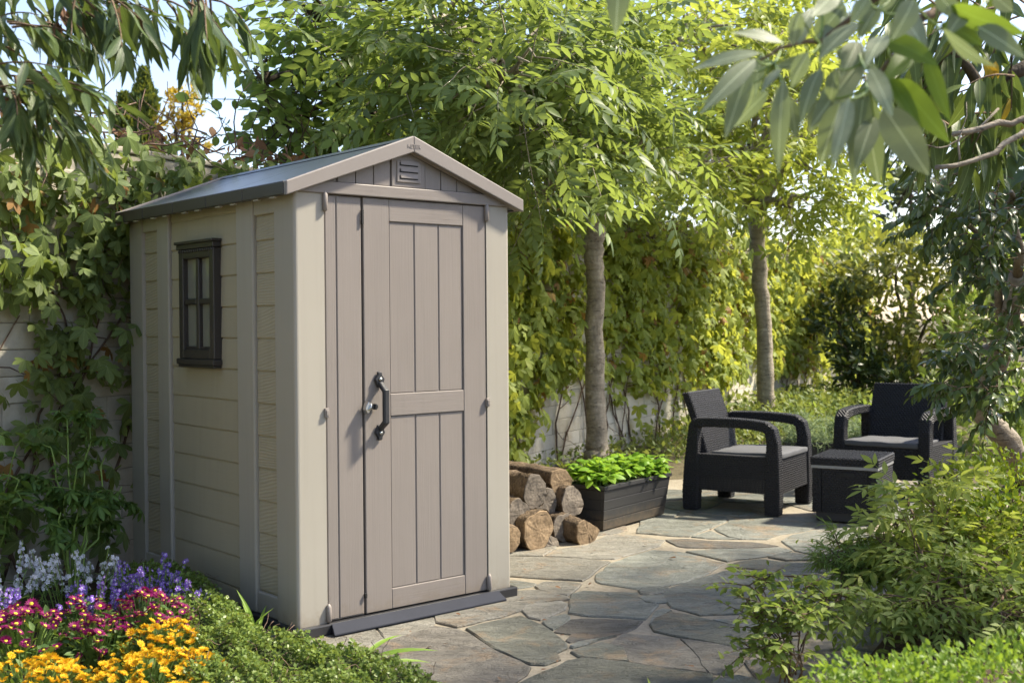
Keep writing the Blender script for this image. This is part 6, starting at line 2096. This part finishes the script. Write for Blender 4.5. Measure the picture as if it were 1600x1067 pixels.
YL = ['yellow-orange chrysanthemum bush between the magenta ones and the front of the bed', 'yellow-orange chrysanthemum bush next to the small yellow one by the ground cover', 'low yellow-orange chrysanthemum bush along the front of the flower bed',
      'low yellow-orange chrysanthemum bush bordering the ground cover at the front', 'taller yellow chrysanthemum touching the magenta flowers and the ground cover', 'yellow-orange chrysanthemum bush at the bed end farthest from the ground cover', 'smallest yellow chrysanthemum sunk into the edge of the ground cover']
ML = ['magenta chrysanthemum clump in front of the white spiky flowers', 'fullest magenta chrysanthemum dome between the violet spikes and the taller yellow bush', 'small magenta chrysanthemum between the two larger magenta clumps', 'magenta chrysanthemum at the end of the bed away from the shed', 'sparse magenta chrysanthemum under the violet spikes']
YG, MG, AG = 'yellow chrysanthemums in the flower bed', 'magenta chrysanthemums in the flower bed', 'spiky violet and white flowers in the flower bed'
for i, (x, y, r, h, n) in enumerate(((-1.42, 3.40, 0.20, 0.145, 62), (-1.10, 3.50, 0.19, 0.14, 60), (-1.22, 3.12, 0.20, 0.135, 62), (-0.93, 3.22, 0.17, 0.12, 44), (-1.14, 3.78, 0.13, 0.17, 36), (-1.62, 3.25, 0.17, 0.135, 40), (-0.98, 3.58, 0.10, 0.12, 18))):
    mum(YL[i], (x, y), r, h, int(n * 3.8), FY, 510 + i, YG, 0.3)
for i, (x, y, r, h, n) in enumerate(((-1.62, 3.82, 0.17, 0.21, 40), (-1.25, 3.98, 0.16, 0.215, 44), (-1.36, 3.82, 0.12, 0.18, 24), (-1.88, 3.75, 0.14, 0.20, 26), (-1.48, 4.02, 0.12, 0.19, 14))):
    mum(ML[i], (x, y), r, h, int(n * 2.6), FM, 520 + i, MG, 0.55)


def spike_plant(label, c, r, h, nsp, fl, seed, hh=0.10):
    rs = np.random.RandomState(seed); base = np.array([c[0], c[1], 0.03])
    root = thing('spike_flower_plant', base, label, 'flowers', AG)
    mb = MB(); PP, DD = [], []
    for k in range(nsp):
        a = rs.uniform(0, 6.28); q = math.sqrt(rs.rand()) * r
        tip = base + [math.cos(a) * q * 1.1, math.sin(a) * q * 1.1, h * rs.uniform(0.72, 1.08)]
        foot = base + [math.cos(a) * q * 0.5, math.sin(a) * q * 0.5, 0]
        path = bez(foot, tip, 0.01, 6, 0.003, rs)
        mb.tube(path, np.linspace(0.003, 0.0012, 6), 3, False)
        sp = MB(); sp_v = []
        nf = rs.randint(7, 15)
        src = fl[rs.randint(len(fl))]
        co = np.zeros(len(src.vertices) * 3); src.vertices.foreach_get('co', co); co = co.reshape(-1, 3)
        polys_ = [(tuple(p.vertices), p.material_index) for p in src.polygons]
        for j in range(nf):
            z = 1 - hh * rs.rand() / h
            f_ = z * 5; i0 = min(4, int(f_)); p = path[i0] + (path[i0 + 1] - path[i0]) * (f_ - i0)
            b = rs.uniform(0, 6.28); dv = nrm(np.array([math.cos(b), math.sin(b), 0.35]))
            x_ = nrm(np.cross(dv, [0, 0, 1])); y_ = np.cross(dv, x_)
            s = rs.uniform(0.7, 1.2)
            W = (co[:, :1] * x_ + co[:, 1:2] * y_ + co[:, 2:] * dv) * s + p + dv * 0.008
            n0 = len(sp.v); sp.v.extend(map(tuple, W))
            for fv, mi_ in polys_: sp.f.append(tuple(i + n0 for i in fv)); sp.mi.append(mi_)
        sp.build('flower_spike', list(src.materials), root, org=base)
        for j in range(9):
            z = rs.uniform(0.1, 0.8); f_ = z * 5; i0 = min(4, int(f_)); p = path[i0] + (path[i0 + 1] - path[i0]) * (f_ - i0)
            PP.append(p); b = rs.uniform(0, 6.28); DD.append((math.cos(b), math.sin(b), 0.5))
    mb.build('stems', M['stem_g'], root, org=base)['kind'] = 'stuff'
    n = len(PP)
    scatter(root, T_lance, np.array(PP), np.array(DD), rs.normal(size=(n, 3)) * 0.3 + [0, 0, 1], rs.uniform(0.03, 0.06, n), M['L_mum'], 0)


for i, (x, y, r, h, n) in enumerate(((-1.86, 4.22, 0.20, 0.30, 26), (-1.62, 4.32, 0.16, 0.30, 22), (-2.05, 4.05, 0.15, 0.28, 16))):
    spike_plant(['white spiky flowers between the outermost magenta flowers and the wall creeper', 'white spiky flowers at the foot of the palmate plant', 'white spiky flowers at the end of the bed away from the shed'][i], (x, y), r, h, n, FW, 530 + i)
for i, (x, y, r, h, n) in enumerate(((-1.36, 4.30, 0.15, 0.255, 32), (-1.22, 4.18, 0.12, 0.21, 20), (-1.82, 4.00, 0.12, 0.24, 22), (-1.52, 4.12, 0.12, 0.23, 20))):
    spike_plant(['fullest violet spiky flowers beside the shed wall', 'low violet spikes leaning into the ground cover', 'violet spikes between the magenta clump and the white spikes', 'violet spikes right behind the sparse magenta flowers'][i], (x, y), r, h, n, FA, 540 + i)

# tall palmate plant by the wall, and a leafy one at the bed's end
rs = np.random.RandomState(550)
nb = np.array([-1.78, 4.72, 0.03])
canes = [P(px, py, Y) for px, py, Y in ((105, 655, 4.75), (140, 665, 4.8), (80, 700, 4.7), (165, 710, 4.8), (120, 730, 4.65), (60, 745, 4.7), (150, 770, 4.7), (95, 800, 4.6), (190, 760, 4.85))]
twiggy('palmate_leaved_plant', 'upright plant with palmate leaves and yellow-green stems by the wall', nb, canes, T_schef, M['L_schef'], 0.10, 4, 0.062, 200, 551, cat='plant', bark='stem_g', ntw=6, cr=0.007)
nb = np.array([-2.16, 4.65, 0.03])
canes = [P(px, py, Y) for px, py, Y in ((5, 680, 4.6), (25, 700, 4.6), (-20, 720, 4.6), (30, 750, 4.55), (5, 780, 4.5), (-30, 690, 4.6))]
twiggy('leafy_bed_plant', 'light green pointed-leaved plant at the end of the bed against the wall', nb, canes, T_ov, M['L_schef'], 0.14, 9, 0.06, 120, 552, cat='plant', bark='stem_g', ntw=6, cr=0.005, droop=0.8)
# strap-leaved tufts in the ground cover
for i, (px, py, z, lab) in enumerate(((395, 985, 0.06, 'short tuft of yellow-green strap leaves beside the shed corner'), (560, 1045, 0.05, 'broad green strap leaves lying in the ground cover near the paving'))):
    rs = np.random.RandomState(560 + i)
    g = G(px, py, z)
    root = thing('strap_leaf_tuft', (g[0], g[1], 0.03), lab, 'plant')
    n = 6
    dirs = np.array([(rs.normal() * 0.8, rs.normal() * 0.5, 1.0 if i == 0 else 0.35) for _ in range(n)])
    scatter(root, T_strap, np.tile(g, (n, 1)) + rs.normal(size=(n, 3)) * 0.012, dirs, np.tile([0, -0.4, 1.0], (n, 1)), rs.uniform(0.10, 0.16, n) if i == 0 else rs.uniform(0.16, 0.24, n), M['L_grass'], n)

# fallen leaves and bits on the paving
rs = np.random.RandomState(570)
for k, (px, py) in enumerate(((1056, 871), (820, 933), (1112, 826), (1010, 850), (870, 930), (1098, 815), (760, 1012), (1160, 838), (985, 905), (1030, 1000), (700, 1005), (1085, 1041), (930, 860), (1125, 900), (640, 985)) + tuple((rs.uniform(560, 1250), rs.uniform(800, 1060)) for _ in range(26))):
    g = G(px, py, 0.012)
    if any(inside(g[:2], q) for q in ([(-.85, 4.2), (.1, 5.0), (-.9, 6.2), (-1.9, 5.4)], [(.45, 6.35), (1.0, 7.1), (.75, 7.3), (.2, 6.6)], [(-.6, 5.0), (.5, 6.1), (.1, 6.6), (-.8, 6.0)])): continue
    o = bpy.data.objects.new('fallen_leaf', None)
    me = raw_mesh('fallen_leaf', T_ov[0], [i for f in T_ov[1] for i in f], np.cumsum([0] + [len(f) for f in T_ov[1][:-1]]), M['L_dry'], T_ov[2], True)
    o = bpy.data.objects.new('fallen_leaf', me); COL.objects.link(o)
    o.location = g; s = rs.uniform(0.012, 0.03) if k else 0.045; o.scale = (s, s, s); o.rotation_euler = (rs.normal() * .15, rs.normal() * .2, rs.uniform(0, 6.28))
    tag(o, 'small dry brown leaf lying on the paving', 'leaf', 'dry leaves fallen on the paving')
